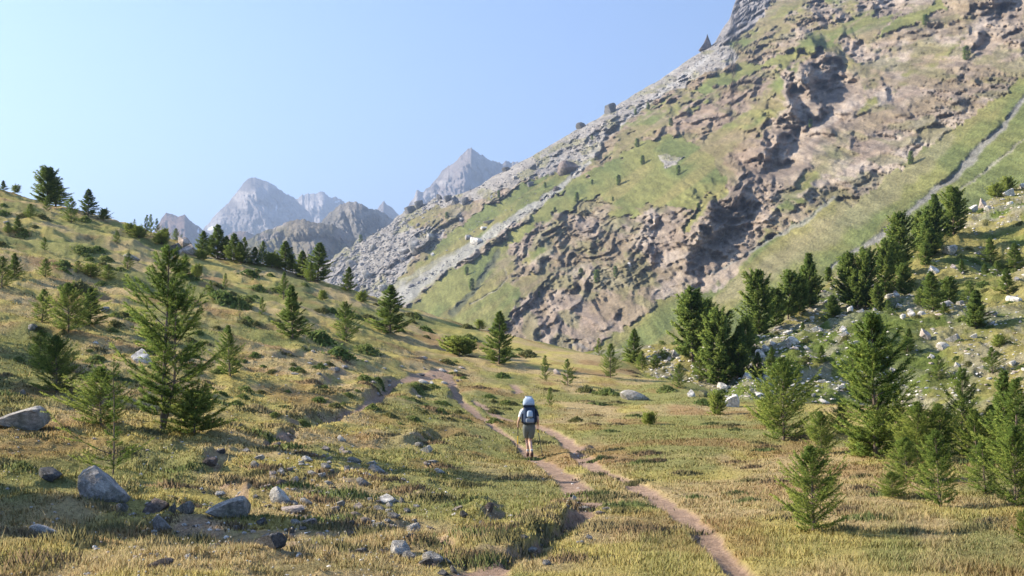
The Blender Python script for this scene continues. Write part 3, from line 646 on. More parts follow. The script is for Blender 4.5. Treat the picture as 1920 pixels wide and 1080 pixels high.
TREES = [
 ('big', 'M', 303, 808, 348, "tallest nearest larch, twin-stemmed and open, filling the left of the meadow", GL, .9, .2),
 ('whip', 'M', 213, 890, 205, "thin bare pale stem with a few green branches only at its foot", GL, 1.0, 3.0),
 ('larchw', 'M', 190, 800, 112, "bushy bright larch low in front of the tall twin-stemmed larch", GL, 1.1, None),
 ('bush', 'M', 365, 812, 66, "dark leafy larch skirt spreading at the right foot of the tall larch", GL, 1.0, None),
 ('larchw', 'M', 108, 738, 108, "bright yellow-green young larch beside the dark shadow at far left", GL, 1.0, None),
 ('larchb', 'M', 72, 690, 70, "dark small larch standing in shade left of the bright young larch", GL, 1.0, None),
 ('larchw', 'M', 128, 622, 92, "broad bushy larch in the middle of the left hillside clump", GL, 1.0, None),
 ('larchb', 'M', 78, 604, 62, "left member of the bushy larch clump on the left hillside", GL, 1.1, None),
 ('dense', 'M', 168, 612, 72, "darker right member of the bushy larch clump on the left hillside", GL, 1.2, None),
 ('larchb', 'M', 432, 706, 96, "single young larch on open grass right of the tall larch", GL, .8, None),
 ('young', 'M', 379, 668, 28, "tiny larch seedling behind the single young larch", GL, 1, None),
 ('dense', 'M', 549, 634, 100, "dense upright bright larch with a heavy black shadow beside it", GL, .85, None),
 ('larch', 'M', 531, 562, 52, "pale thin larch just behind the dense upright larch", GL, .9, None),
 ('larchb', 'M', 648, 641, 76, "light open larch between the dense upright larch and the dark tiered spruce", GL, .9, None),
 ('dense', 'M', 732, 626, 92, "dark tiered spruce on the brown crest slope left of the juniper mat", GC, 1.15, None),
 ('dense', 'M', 936, 683, 100, "pointed bright spruce standing on the crest beyond the walker", GC, .92, None),
 ('mat', 'M', 862, 666, 24, "wide flat juniper mat touching the left of the pointed crest spruce", GJ, 1.0, None),
 ('young', 'M', 1022, 714, 48, "first small larch right of the pointed crest spruce", GC, .8, None),
 ('young', 'M', 1065, 723, 50, "second small larch right of the pointed crest spruce, wider one", GC, 1.0, None),
 ('young', 'M', 1031, 762, 36, "small leaning larch seedling just right of the walker's head", GC, .9, None),
 ('mat', 'M', 1218, 796, 16, "tiny juniper tuft alone in the grass below the mossy boulders", GJ, .6, None),
 ('bush', 'M', 900, 612, 14, "tiny bush on the skyline of the crest left of the pointed spruce", GC, 1, None),
 ('young', 'M', 491, 592, 34, "small larch seedling on bare grass left of the dense upright larch", GL, 1, None),
 ('wisp', 'M', 449, 596, 36, "nearly bare grey sapling left of the dense upright larch", GL, .9, None),
 ('young', 'M', 395, 550, 24, "low green seedling right of the tall larch's crown", GL, 1.2, None),
 ('young', 'M', 422, 542, 30, "slim seedling beside a dark grass hollow on the left slope", GL, .8, None),
 ('dense', 'M', 346, 522, 46, "small dark spruce just right of the tall larch's tip", GL, .9, None),
 ('bush', 'M', 369, 522, 20, "round dark bush touching the small spruce near the tall larch's tip", GL, .8, None),
 ('bush', 'M', 605, 562, 14, "low bush on the slope above the light open larch", GJ, 1, None), ('bush', 'M', 679, 567, 16, "low bush near the crest edge above the dark tiered spruce", GJ, 1, None),
 ('dense', 'M', 379, 484, 52, "leftmost spruce of the skyline row in front of the peaks", GS, .9, None), ('dense', 'M', 408, 485, 66, "tallest spruce at the left end of the skyline row", GS, .95, None),
 ('dense', 'M', 438, 490, 52, "third spruce in the skyline row, half hidden between two others", GS, 1, None), ('larchb', 'M', 459, 495, 50, "fourth tree of the skyline row, leaning right", GS, .9, None),
 ('larch', 'M', 493, 499, 48, "slim tree of the skyline row below the brown rounded hill", GS, 1, None), ('dense', 'M', 535, 505, 54, "dark tree of the skyline row right of the gap", GS, 1.05, None),
 ('bush', 'M', 509, 502, 22, "low bush under the skyline row beside the dark tree", GS, 1, None), ('dense', 'M', 567, 520, 50, "spruce touching the left side of the darkest skyline spruce", GS, 1, None),
 ('dense', 'M', 595, 528, 74, "darkest tallest spruce at the right end of the skyline row", GS, 1.05, None), ('dense', 'M', 652, 546, 46, "lone spruce on the crest in front of the grey boulder field", GS, .85, None),
 ('bush', 'M', 377, 487, 15, "small round dark bush at the foot of the skyline row", GS, 1, None),
 ('pineb', 'M', 88, 385, 68, "large broad dark larch high on the left skyline", GS, 1.35, None), ('dense', 'M', 104, 386, 52, "right half of the broad dark larch pair on the left skyline", GS, 1.5, None), ('dense', 'M', 165, 403, 50, "pointed spruce standing free against the sky at left", GS, .95, None),
 ('larchb', 'M', 134, 418, 48, "bright larch in front of the skyline between the broad and the pointed tree", GL, 1, None), ('young', 'M', 88, 396, 30, "small larch at the foot of the broad skyline larch", GL, 1, None),
 ('dense', 'M', 6, 358, 20, "partly cut off tree on the skyline at the left edge", GS, 1, None), ('bush', 'M', 30, 362, 12, "tiny bush on the skyline near the left edge", GS, 1, None),
 ('larchb', 'M', 56, 409, 28, "small dark larch below the skyline left of the broad larch", GL, 1.2, None), ('dense', 'M', 33, 436, 30, "right one of two small larches near the left edge", GL, 1.0, None), ('larchb', 'M', 15, 438, 22, "left one of two small larches near the left edge", GL, 1.2, None),
 ('young', 'M', 84, 471, 26, "pale small larch alone on the upper left hillside", GL, 1.2, None), ('dense', 'M', 28, 520, 46, "dark larch by the left edge above the shaded strip", GL, 1.0, None), ('larchb', 'M', 86, 520, 36, "loose green larch right of the dark larch by the left edge", GL, 1.1, None), ('larchb', 'M', 145, 512, 24, "faint small larch on the mid left hillside", GL, 1.2, None),
 ('larchb', 'M', 2, 540, 60, "larch cut off by the left edge above the shadow", GL, 1, None), ('larchb', 'M', 238, 505, 30, "small larch behind the left side of the tall larch", GL, 1.2, None), ('larchb', 'M', 205, 525, 30, "bushy larch behind the tall larch's left branches", GL, 1.5, None), ('bush', 'M', 170, 520, 20, "low bush on the hillside left of the tall larch", GJ, 1.3, None),
 ('bush', 'M', 195, 413, 16, "little bush on the skyline right of the pointed spruce", GS, 1, None), ('young', 'M', 219, 459, 25, "small tree on the hillside between two long dark hollows", GL, 1.3, None), ('young', 'M', 252, 424, 14, "tiny lone tree on the skyline left of the group of three", GS, .9, None),
 ('young', 'M', 273, 438, 36, "left tree of the skyline group of three", GS, .8, None), ('young', 'M', 283, 440, 37, "middle tree of the skyline group of three", GS, .8, None), ('young', 'M', 294, 441, 32, "right tree of the skyline group of three", GS, .8, None),
 ('bush', 'M', 243, 438, 14, "dark bush left of the skyline group of three", GS, 1.2, None), ('bush', 'M', 260, 446, 18, "dark bush below the skyline group of three", GS, 1.1, None), ('larchb', 'M', 330, 452, 24, "bush-like larch beside the rocky outcrop on the skyline", GS, 1.2, None), ('bush', 'M', 309, 448, 15, "small bush between the group of three and the outcrop", GS, 1, None), ('bush', 'M', 302, 460, 18, "dark bush left of the outcrop's cave-like shadow", GS, 1.3, None),
 # around the foot of the stony slope
 ('young', 'M', 1123, 668, 34, "small tree on the crest edge left of the double larch", GC, .9, None), ('larchb', 'M', 1144, 708, 64, "open larch on the crest edge in front of the green valley side", GC, .8, None), ('dense', 'M', 1188, 682, 68, "dark triangular spruce above the long flat boulder", GC, .9, None),
 ('larchb', 'M', 1204, 696, 38, "low larch touching the dark triangular spruce", GC, 1, None), ('larchb', 'M', 1232, 706, 46, "second low larch right of the dark triangular spruce", GC, 1.1, None), ('larchb', 'M', 1272, 728, 46, "bright small larch above the mossy boulder pair", GC, 1.0, None),
 ('pine', 'K', 1297, 700, 132, "left one of the two tall dark pines at the foot of the stony slope", GR, 1.05, None), ('pineb', 'K', 1325, 668, 86, "pine standing behind the two tall dark pines", GR, .9, None), ('pineb', 'K', 1348, 727, 138, "right one of the two tall dark pines at the foot of the stony slope", GR, .95, None), ('pinec', 'K', 1384, 724, 100, "lower dark pine right of the two tall pines", GR, .9, None),
 ('bush', 'M', 1345, 778, 34, "leafy bush in front of the pale domed boulder", GJ, .7, None), ('larchb', 'K', 1310, 722, 60, "light green larch in front of the two tall dark pines", GR, 1, None),
 ('pineb', 'K', 1425, 645, 120, "broadest rounded pine on the lower stony slope", GR, .95, None), ('pine', 'K', 1478, 594, 86, "left pine of the pair beyond the broadest pine", GR, 1.15, None), ('pinec', 'K', 1520, 573, 104, "right, pointed pine of the pair beyond the broadest pine", GR, .85, None), ('pine', 'K', 1553, 530, 28, "small pine on the skyline between two pine groups", GR, 1.2, None),
 ('pine', 'K', 1591, 563, 98, "left pine of the mid slope group of trees", GR, 1.0, None), ('pineb', 'K', 1622, 562, 108, "middle pine of the mid slope group with a dark foot", GR, .85, None), ('pine', 'K', 1646, 568, 52, "small pine at the foot of the mid slope group", GR, 1.1, None), ('pineb', 'K', 1660, 538, 96, "pine with a bare dark stem in the mid slope group", GR, .8, None), ('pineb', 'K', 1688, 496, 96, "tall rounded pine above the mid slope group, against the green valley side", GR, 1.0, None), ('pine', 'K', 1696, 548, 62, "narrow pine below the tall rounded pine", GR, 1.1, None),
 ('pinec', 'K', 1755, 470, 104, "left of the two highest big pines, over a long black shadow", GR, .85, None), ('pineb', 'K', 1788, 450, 84, "right of the two highest big pines", GR, 1.1, None), ('pine', 'K', 1727, 468, 70, "lower pine at the left of the two highest pines", GR, 1.2, None), ('pine', 'K', 1736, 505, 42, "small pine below the highest pine group", GR, 1.1, None),
 ('dense', 'K', 1750, 596, 74, "dark bushy tree beside a bluish rock on the middle slope", GR, 1.3, None), ('pine', 'K', 1780, 570, 54, "small pine behind the dark bushy tree on the middle slope", GR, 1.3, None), ('pinec', 'K', 1830, 636, 72, "green conifer on the stones near the grassy patch at right", GR, 1.1, None), ('dense', 'K', 1858, 472, 46, "small spruce on the upper stony slope under the skyline", GR, 1.3, None), ('dense', 'K', 1902, 474, 52, "small spruce at the right edge of the upper stony slope", GR, 1.3, None), ('dense', 'K', 1888, 545, 48, "dark spruce with a long shadow over the grassy patch", GR, 1.3, None), ('dense', 'K', 1847, 510, 28, "little spruce between rocks on the upper stony slope", GR, 1.3, None), ('dense', 'K', 1804, 505, 30, "little spruce left of the upper rock band", GR, 1.2, None),
 ('pinec', 'K', 1562, 624, 46, "dark low pine left of the upright egg-shaped rock", GR, 1.4, None), ('larchb', 'K', 1665, 602, 36, "thin larch above the two square pale rocks", GR, .9, None), ('bush', 'K', 1868, 371, 20, "dark leaning bush on the skyline of the stony slope", GR, 1.2, None), ('bush', 'K', 1890, 357, 22, "round bush at the top edge of the stony slope", GR, .9, None), ('dense', 'K', 1772, 616, 24, "tiny spruce among rubble on the middle slope", GR, 1.4, None), ('dense', 'K', 1702, 672, 44, "small spruce just right of the large spreading larch's top", GR, 1.2, None), ('bush', 'K', 1874, 665, 18, "low bush on the grass strip at the right", GR, 1.2, None), ('dense', 'K', 1505, 655, 22, "tiny spruce among rocks right of the broadest pine", GR, 1.1, None), ('dense', 'K', 1446, 704, 42, "slender dark spruce behind the bright larch's top", GR, .9, None), ('dense', 'K', 1420, 720, 50, "dark spruce in the shade left of the bright larch", GR, 1.1, None), ('dense', 'K', 1650, 650, 26, "small spruce behind the large spreading larch", GR, 1.2, None),
 # right foreground
 ('larchw', 'M', 1468, 826, 155, "bright broad larch with a pale stem at the left of the right-hand trees", GF, .98, None), ('larchw', 'M', 1541, 856, 84, "low spreading larch in front of the right of the bright broad larch", GF, .9, None), ('grand', 'M', 1642, 858, 274, "largest larch on the right, tall and spreading", GF, .98, None), ('larchw', 'M', 1720, 866, 112, "wide low larch at the right foot of the largest larch", GF, .9, None),
 ('larchb', 'M', 1766, 950, 142, "larch with a white stem standing over a thin shadow", GF, .95, None), ('larchw', 'M', 1672, 932, 46, "flat spreading branchy larch left of the white-stemmed larch", GF, 1.7, None), ('larchb', 'M', 1806, 856, 166, "larch behind the white-stemmed larch in front of the rubble", GF, .8, None), ('dense', 'M', 1884, 872, 178, "dark tall larch near the right edge", GF, .8, None), ('lime', 'M', 1832, 872, 104, "yellow-green young larch between two darker larches", GF, .9, None), ('larchw', 'M', 1905, 950, 150, "bushy larch cut by the right edge above the bottom sapling", GF, .8, None),
 ('larchw', 'M', 1524, 997, 158, "single nearest larch with pale stem on the right lawn", GF, .92, 1.2), ('lime', 'M', 1924, 1022, 66, "bright sapling cut off by the right edge at the bottom", GF, 1, None), ('bush', 'M', 1618, 856, 40, "low branches spreading left of the largest larch's foot", GF, 1.1, None), ('larchw', 'M', 1580, 815, 60, "half hidden larch between the bright broad larch and the largest larch", GF, 1, None),
 ('larchw', 'M', 1700, 905, 84, "low larch between the branchy larch and the white-stemmed larch", GF, 1.2, None), ('larchb', 'M', 1850, 925, 96, "larch in the thick cluster right of the white-stemmed larch", GF, 1.2, None), ('larch', 'M', 1905, 880, 170, "tall larch cut by the right edge behind the cluster", GF, 1.1, None), ('larchw', 'M', 1760, 868, 110, "broad larch behind the white-stemmed larch's left side", GF, 1.1, None), ('larchb', 'M', 1680, 850, 90, "larch pressed against the right side of the largest larch", GF, 1.2, None), ('larchw', 'M', 1860, 850, 90, "bushy larch low behind the cluster at the right edge", GF, 1.2, None), ('larchw', 'M', 1440, 800, 60, "small spreading larch before the left of the bright broad larch", GF, 1.1, None),
 ('dense', 'M', 422, 486, 44, "small spruce filling the row beside the tallest left spruce", GS, 1.1, None), ('larchb', 'M', 395, 480, 40, "pale tree between the first two row spruces", GS, 1.1, None), ('dense', 'M', 476, 498, 34, "short spruce between the leaning and the slim row trees", GS, 1.1, None), ('dense', 'M', 548, 508, 34, "short spruce right of the dark row tree", GS, 1.1, None), ('larchb', 'M', 582, 528, 36, "light sapling under the darkest skyline spruce", GS, 1.1, None), ('dense', 'M', 450, 494, 40, "thin spruce before the leaning row tree", GS, 1.0, None), ('larchb', 'M', 520, 505, 30, "low larch left of the dark row tree", GS, 1.2, None),
 ('pine', 'K', 1455, 610, 70, "pine filling the gap right of the broadest pine", GR, 1.1, None), ('pineb', 'K', 1500, 585, 70, "low pine between the pair beyond the broadest pine", GR, 1.0, None), ('pine', 'K', 1608, 566, 70, "low pine between the left and middle trees of the mid slope group", GR, 1.1, None), ('pineb', 'K', 1675, 520, 60, "pine below left of the tall rounded pine", GR, 1.1, None), ('pinec', 'K', 1740, 478, 70, "pine hiding the foot of the highest pines", GR, 1.1, None), ('pineb', 'K', 1400, 680, 70, "pine between the tall dark pair and the broadest pine", GR, 1.0, None), ('larchb', 'K', 1870, 500, 40, "small larch among the upper rocks at right", GR, 1.2, None), ('larchb', 'K', 1820, 560, 40, "small larch above the conifer by the grassy patch", GR, 1.2, None), ('dense', 'K', 1725, 560, 36, "small tree left of the dark bushy tree", GR, 1.2, None), ('larchb', 'K', 1600, 700, 44, "small larch left of the largest larch's crown", GR, 1.2, None), ('dense', 'K', 1540, 700, 34, "little spruce right of the bright broad larch's top", GR, 1.2, None), ('larchb', 'K', 1860, 700, 50, "small larch on the grass above the right cluster", GR, 1.2, None), ('larchb', 'K', 1760, 700, 44, "small larch beside the white jagged rock", GR, 1.2, None),
]
FAR = [(1160, 348, 19, "tree left of the pale bare patch on the valley side"), (1205, 309, 17, "upper tree on the green slope below the brown cliffs"), (1081, 379, 18, "lowest left tree on the bright green slope"), (1195, 277, 17, "topmost tree on the bright green slope"), (1272, 329, 18, "tree just below the pale bare patch"), (1708, 309, 24, "lone round tree on the long green slope with a short shadow"), (1784, 198, 13, "tiny tree high on the green band at right"), (875, 516, 15, "upper of two trees beside the dark gully"), (884, 545, 22, "lower of two trees beside the dark gully"), (1215, 206, 13, "right one of two small trees at the scree edge"), (1192, 216, 11, "left one of two small trees at the scree edge"), (1120, 531, 24, "left tree on the green ledge above the lower crags"), (1155, 521, 20, "right tree on the green ledge above the lower crags"), (1090, 520, 16, "small tree on the crag face left of the ledge"), (1258, 236, 14, "small tree on the brown cliff"), (1813, 113, 26, "tall thin tree on the upper rocks at far right"), (1735, 48, 20, "bushy tree at the top right below the green strip"), (1149, 377, 8, "dot-like bush on the bright green slope"), (1110, 346, 9, "dot-like tree between two larger ones on the green slope"), (1010, 559, 12, "small tree at the left foot of the crags"), (1520, 240, 16, "bush in the small green hollow beside the black gully"), (1110, 262, 8, "bush by the large scree boulder"), (1040, 398, 9, "small bush on the slope below the white scree run"), (935, 372, 14, "small bush among boulders near the ridge"), (1022, 352, 10, "bush beside the white scree run"), (838, 410, 12, "tree among boulders at the left end of the valley side"), (1310, 395, 14, "tree above the crag notch"), (676, 455, 14, "tree at the far end of the boulder field")]
for t in TREES:
    t = list(t)
    if t[6] == GS and t[0] == 'dense': t[7] *= 1.35
    if t[6] in (GL, GC) and t[0] in ('dense', 'larchb'): t[7] *= 1.15
    plant(*t)
for (u, v, h, lb) in FAR: plant('far', 'F', u, v, h, lb, GV, random.uniform(1.0, 1.4))
# trees just outside the left edge, their long shadows fall into the picture
GO = "larches beyond the left edge that shade the slope"
plant('dense', 'M', 0, 0, 0, "larch out of view at left casting the lower shadow band", GO, 1.25, None, 4.6, Vector((-11.5, 14.6, float(meadow_z(-11.5, 14.6)))))
plant('dense', 'M', 0, 0, 0, "second larch out of view at left near the lower shadow band", GO, 1.4, None, 3.6, Vector((-12.6, 13.2, float(meadow_z(-12.6, 13.2)))))
plant('dense', 'M', 0, 0, 0, "larch out of view at left casting the middle shadow patch", GO, 1.3, None, 5.0, Vector((-19.5, 27.5, float(meadow_z(-19.5, 27.5)))))
plant('dense', 'M', 0, 0, 0, "larch out of view at left shading the dark strip by the edge", GO, 1.3, None, 5.0, Vector((-22.5, 33.0, float(meadow_z(-22.5, 33.0)))))
# ------------------------------------------------------------------ rocks
def rock_mesh(seed, cuts, sub=3, rough=.16, flat=1.0):
    R = np.random.default_rng(seed); bm = bmesh.new(); bmesh.ops.create_icosphere(bm, subdivisions=sub, radius=1)
    co = np.array([v.co[:] for v in bm.verts])
    for k in range(cuts):                                   # planar fracture faces
        n = R.normal(0, 1, 3); n /= np.linalg.norm(n); d = R.uniform(.40, .78)
        e = co@n-d; co = co-np.outer(np.maximum(e, 0), n)
    f1 = fbm(co[:, 0]*1.6+co[:, 2]*.9+seed, co[:, 1]*1.6-co[:, 2]*.7, 4, seed)-.5
    f2 = ridged(co[:, 0]*3+co[:, 1], co[:, 2]*4+co[:, 1]*2, 3, seed+5)-.45
    co = co*(1+f1*rough*1.3+f2*rough*.6)[:, None]; co[:, 2] *= flat
    fc = np.array([[v.index for v in f.verts] for f in bm.faces]); bm.free()
    return co, fc
def rock_me(name, seed, tone, cuts=9, sub=3, rough=.16, lich=.0, smooth=False):
    co, fc = rock_mesh(seed, cuts, sub, rough)
    n = fbm(co[:, 0]*2+5, co[:, 2]*2+co[:, 1]*1.4, 4, seed+31)
    c = mix(np.array(tone)*.72, np.array(tone)*1.18, sm(n, .3, .7))
    if lich: c = mix(c, [.16, .165, .12], sm(fbm(co[:, 0]*3, co[:, 1]*3+co[:, 2]*2, 4, seed+41), .5, .65)*lich)
    return mesh_np(name, co, fc, c, smooth, M_ROCK)
PALE = (.70, .65, .58); GREY = (.43, .395, .355); BLUE = (.39, .36, .335); BROWN = (.22, .175, .155); PINK = (.56, .46, .39); DARK = (.17, .165, .165); MOSS = (.17, .16, .08)
RM = {}
for nm, tn in dict(pale=PALE, grey=GREY, blue=BLUE, brown=BROWN, pink=PINK, dark=DARK, moss=MOSS).items():
    RM[nm] = [rock_me("stone_"+nm, 900+17*i+hash_i, tn, 7+i % 4, 4 if nm in ('blue', 'grey', 'pale') and i < 2 else 3, .12+.03*(i % 3), .5 if nm in ('blue', 'grey') else .15) for hash_i in [len(nm)*5] for i in range(5)]
def rock(sheet, u, v, w, h, tone, label, group=None, name="rock", cat="rock", i=None, depth=.8, sink=.25, rot=None, tilt=None):
    """v = bottom of the rock in the photo"""
    p = hit(sheet, u, v); s = p.y/F
    o = bpy.data.objects.new(name, random.choice(RM[tone]) if i is None else RM[tone][i]); COL.objects.link(o)
    hh = h*s*(1+sink); rx, rz = w*s*.56, hh*.56
    o.scale = (rx, rx*depth, rz)
    o.location = (p.x, p.y+rx*depth*.5, p.z+rz*(1-2*sink/(1+sink)*1.0)*.82)
    o.rotation_euler = (0, tilt or 0, random.uniform(-.6, .6) if rot is None else rot)
    tag(o, label, cat, group); return o
GB = "stones lying in the foreground grass"; GP = "stones along the worn path"; GU = "rocks of the outcrop on the left slope"
random.seed(11)
NEAR = [
 (185, 938, 96, 62, 'blue', "big blue-grey pointed boulder, the largest in the left foreground", 'boulder'), (32, 803, 96, 40, 'grey', "long grey boulder with a pink seam at the left edge", 'boulder'), (290, 962, 64, 32, 'brown', "rounded dark brown boulder right of the big pointed boulder", 'boulder'),
 (345, 962, 34, 22, 'grey', "grey pointed stone right of the dark brown boulder", 0), (322, 961, 14, 18, 'grey', "narrow upright stone touching the dark brown boulder", 0), (427, 972, 78, 38, 'grey', "sloping speckled grey boulder below the tall larch's shadow", 'boulder'), (301, 994, 36, 26, 'blue', "blue-grey stone in the shadow below the dark brown boulder", 0), (228, 960, 26, 18, 'blue', "small rounded stone at the right foot of the big pointed boulder", 0), (75, 1000, 50, 16, 'pale', "flat pale stone low in the left foreground", 0), (88, 902, 48, 24, 'dark', "dark stone in the shade left of the big pointed boulder", 0), (300, 1066, 54, 16, 'brown', "flat brown stone near the bottom edge at left", 0),
 (399, 1034, 30, 16, 'grey', "small grey stone near the bottom below the speckled boulder", 0), (503, 1028, 64, 28, 'dark', "dark greenish boulder right of the small grey bottom stone", 'boulder'), (524, 942, 42, 28, 'pale', "white-faced triangular stone amid the rubble", 0), (552, 962, 64, 14, 'pink', "long flat pinkish slab below the white-faced stone", 0), (552, 948, 14, 8, 'pale', "little stone sitting above the pinkish slab", 0), (578, 986, 34, 12, 'pink', "thin pinkish slab with a dark right end", 0), (543, 1000, 18, 13, 'grey', "round grey stone below the thin slab", 0), (526, 888, 18, 10, 'pale', "small pale stone at the top left of the rubble", 0), (480, 879, 24, 15, 'grey', "stone half white, half dark beside the grass hollow", 0), (461, 848, 20, 7, 'grey', "flat grey stone in the tall larch's shadow", 0), (412, 850, 22, 9, 'dark', "dark stone hidden in the tall larch's shadow", 0), (392, 872, 34, 14, 'brown', "brown stone in the dark hollow right of the tall larch", 0), (528, 910, 24, 12, 'brown', "brownish stone left of the split white stone", 0), (550, 908, 20, 15, 'pale', "split white stone in the middle of the rubble", 0), (586, 891, 22, 8, 'pale', "low pale stone on a grassy lip", 0), (640, 827, 17, 11, 'pale', "upper of two stones beside the golden grass", 0), (641, 848, 15, 12, 'pink', "lower of two stones beside the golden grass", 0), (663, 867, 26, 10, 'grey', "long stone above the dark tufts", 0), (706, 886, 34, 15, 'grey', "layered grey slab at the right end of the dark tufts", 0), (680, 911, 28, 14, 'blue', "bluish stone in front of the dark tufts", 0), (649, 884, 14, 12, 'grey', "small grey stone left of the layered slab", 0), (636, 950, 20, 11, 'pale', "pale egg-shaped stone right of the brown tussock", 0), (672, 955, 26, 12, 'pink', "pinkish stone with grass before it, left of the long white slab", 0), (724, 943, 54, 13, 'pale', "long flat white slab beside the dark hollow", 0), (710, 959, 26, 11, 'grey', "stone lying below the left end of the long white slab", 0), (732, 952, 18, 9, 'pale', "white stone lying against the long white slab", 0), (754, 943, 12, 11, 'grey', "small stone at the right end of the long white slab", 0), (737, 972, 28, 11, 'grey', "angular stone below the long white slab", 0), (659, 984, 20, 10, 'grey', "grey stone beside the long grass blades", 0), (712, 993, 36, 16, 'grey', "ribbed grey-white stone in the lower rubble", 0), (775, 1000, 32, 22, 'pale', "jagged white stone right of the ribbed stone", 0), (778, 980, 14, 9, 'pale', "small white stone just above the jagged one", 0), (746, 1044, 46, 30, 'pale', "large white rounded boulder near the bottom centre-left", 'boulder'), (768, 1050, 30, 16, 'pale', "white stone leaning on the large white boulder's right", 0), (718, 1040, 22, 10, 'pink', "pink stone touching the large white boulder's left", 0), (672, 1042, 34, 13, 'grey', "flat stone left of the pink stone near the bottom", 0), (664, 1052, 12, 12, 'pale', "small stone at the left end of the flat one", 0), (812, 1056, 46, 20, 'pale', "white wedge-shaped boulder right of the large white one", 'boulder'), (799, 1062, 26, 15, 'grey', "grey stone before the white wedge-shaped boulder", 0), (838, 1056, 18, 9, 'pale', "thin tail stone at the right of the wedge-shaped boulder", 0), (445, 993, 18, 10, 'blue', "bluish pebble below the speckled boulder", 0), (492, 984, 28, 12, 'dark', "dark stone between the speckled boulder and the thin slab", 0), (895, 1009, 16, 5, 'pale', "sliver of stone in the grass left of the earth bank", 0), (830, 1078, 26, 9, 'grey', "grey stone at the bottom edge left of the bare soil", 0), (850, 1074, 14, 12, 'pale', "small stone at the bottom edge beside the bare soil", 0), (762, 1012, 12, 9, 'grey', "little stone below the jagged white stone", 0), (620, 968, 16, 6, 'pink', "flat fragment in the middle rubble", 0), (600, 925, 12, 6, 'pale', "fragment on the brown tussock's left side", 0),
 (993, 1036, 36, 8, 'pale', "flat pale stone at the foot of the earth bank", 0), (950, 1054, 12, 6, 'pale', "pebble left of the flat stone below the earth bank", 0), (1092, 957, 38, 8, 'grey', "flat stone where the left track meets the earth bank", 0), (1137, 958, 22, 8, 'grey', "flat stone in the grass between the two tracks", 0), (1077, 940, 16, 11, 'pale', "white stone at the track's left edge", 0), (798, 850, 24, 14, 'pale', "white stone below the reddish tussock", 0), (787, 838, 20, 10, 'grey', "grey stone in the hollow of the reddish tussock", 0), (806, 870, 30, 7, 'grey', "flat grey stone in golden grass", 0), (870, 972, 18, 14, 'dark', "dark stone in the small erosion gap left of the bank", 0), (918, 960, 20, 16, 'brown', "brown stone in the erosion gap", 0), (905, 985, 16, 8, 'grey', "grey stone at the bottom of the erosion gap", 0),
 (1190, 750, 54, 19, 'grey', "long flat boulder in the grass below the dark triangular spruce", 'boulder'), (1297, 744, 20, 14, 'pale', "white stone left of the mossy boulder", 0), (1320, 745, 26, 15, 'moss', "mossy dark boulder beside a white stone", 'boulder'), (1373, 764, 34, 25, 'pale', "pale domed boulder at the edge of the pines", 'boulder'), (1334, 760, 12, 9, 'pale', "small pale stone left of the domed boulder", 0), (1045, 702, 16, 10, 'pink', "pinkish stone between the two small crest larches", 0),
 (342, 462, 30, 22, 'pink', "high pale block of the skyline outcrop", 0), (323, 476, 30, 22, 'dark', "dark overhanging block of the skyline outcrop", 0), (353, 474, 38, 18, 'pink', "jumbled pale blocks at the right of the skyline outcrop", 0), (335, 478, 20, 12, 'pink', "low middle block of the skyline outcrop", 0), (244, 487, 34, 13, 'grey', "flat grey rock alone on the left hillside", 0), (317, 483, 13, 8, 'pale', "pale stone under the outcrop's dark block", 0), (313, 496, 16, 11, 'blue', "bluish stone below the outcrop", 0),
 (262, 679, 46, 26, 'pale', "white and dark rock seen through the tall larch", 'boulder'), (61, 620, 20, 14, 'blue', "bluish rock in the shadow at the left edge", 0), (195, 585, 26, 10, 'grey', "grey rock right of the bushy larch clump", 0), (178, 644, 14, 5, 'pale', "pale stone below the bushy larch clump", 0), (36, 741, 18, 11, 'grey', "grey stone in the grass below the dark edge strip", 0), (12, 420, 16, 6, 'grey', "grey stone on the left edge under the skyline", 0),
 (830, 697, 15, 6, 'pale', "white stone at the head of the left track", 0), (854, 698, 11, 5, 'pale', "second white stone at the head of the left track", 0), (866, 691, 15, 4, 'pink', "pink slab right of the track's head", 0), (794, 719, 22, 7, 'pale', "pale flagstone below the track's head", 0), (809, 720, 12, 6, 'pale', "stone right of the pale flagstone", 0), (827, 678, 9, 4, 'pale', "small stone above the track's head", 0), (787, 674, 28, 6, 'pink', "flat stones left above the track's head", 0), (721, 693, 9, 3, 'pale', "pebble in the grass left of the side track", 0), (729, 725, 10, 5, 'pale', "stone in the upper part of the dark bank", 0), (708, 741, 11, 5, 'pink', "stone in the lower part of the dark bank", 0), (785, 746, 13, 6, 'grey', "stone in the short dark bank", 0), (579, 683, 13, 4, 'pale', "pale pebble below the small bank", 0), (587, 660, 9, 4, 'pale', "pebble on the thin bank by the dense larch", 0), (625, 696, 26, 8, 'blue', "bluish slab above the long dark bank", 0), (645, 691, 16, 7, 'blue', "bluish slab right of the other bluish slab", 0), (554, 703, 22, 5, 'grey', "flat slab left of the bluish slabs", 0), (700, 718, 12, 4, 'pink', "pink pebble on the side track", 0),
 (1085, 947, 9, 6, 'grey', "grey pebble on the left track's lower bend", 0), (858, 716, 8, 5, 'dark', "dark pebble in the track's bend", 0), (790, 705, 18, 6, 'dark', "dark slab beside the track's head", 0), (750, 690, 12, 4, 'pale', "pebble on the grass above the side track", 0), (588, 855, 16, 6, 'grey', "slab beside the grass lip above the rubble", 0), (542, 818, 14, 6, 'pink', "pink fragment in the upper worn patch", 0), (518, 836, 20, 7, 'pink', "pink slab in the upper worn patch", 0),
]
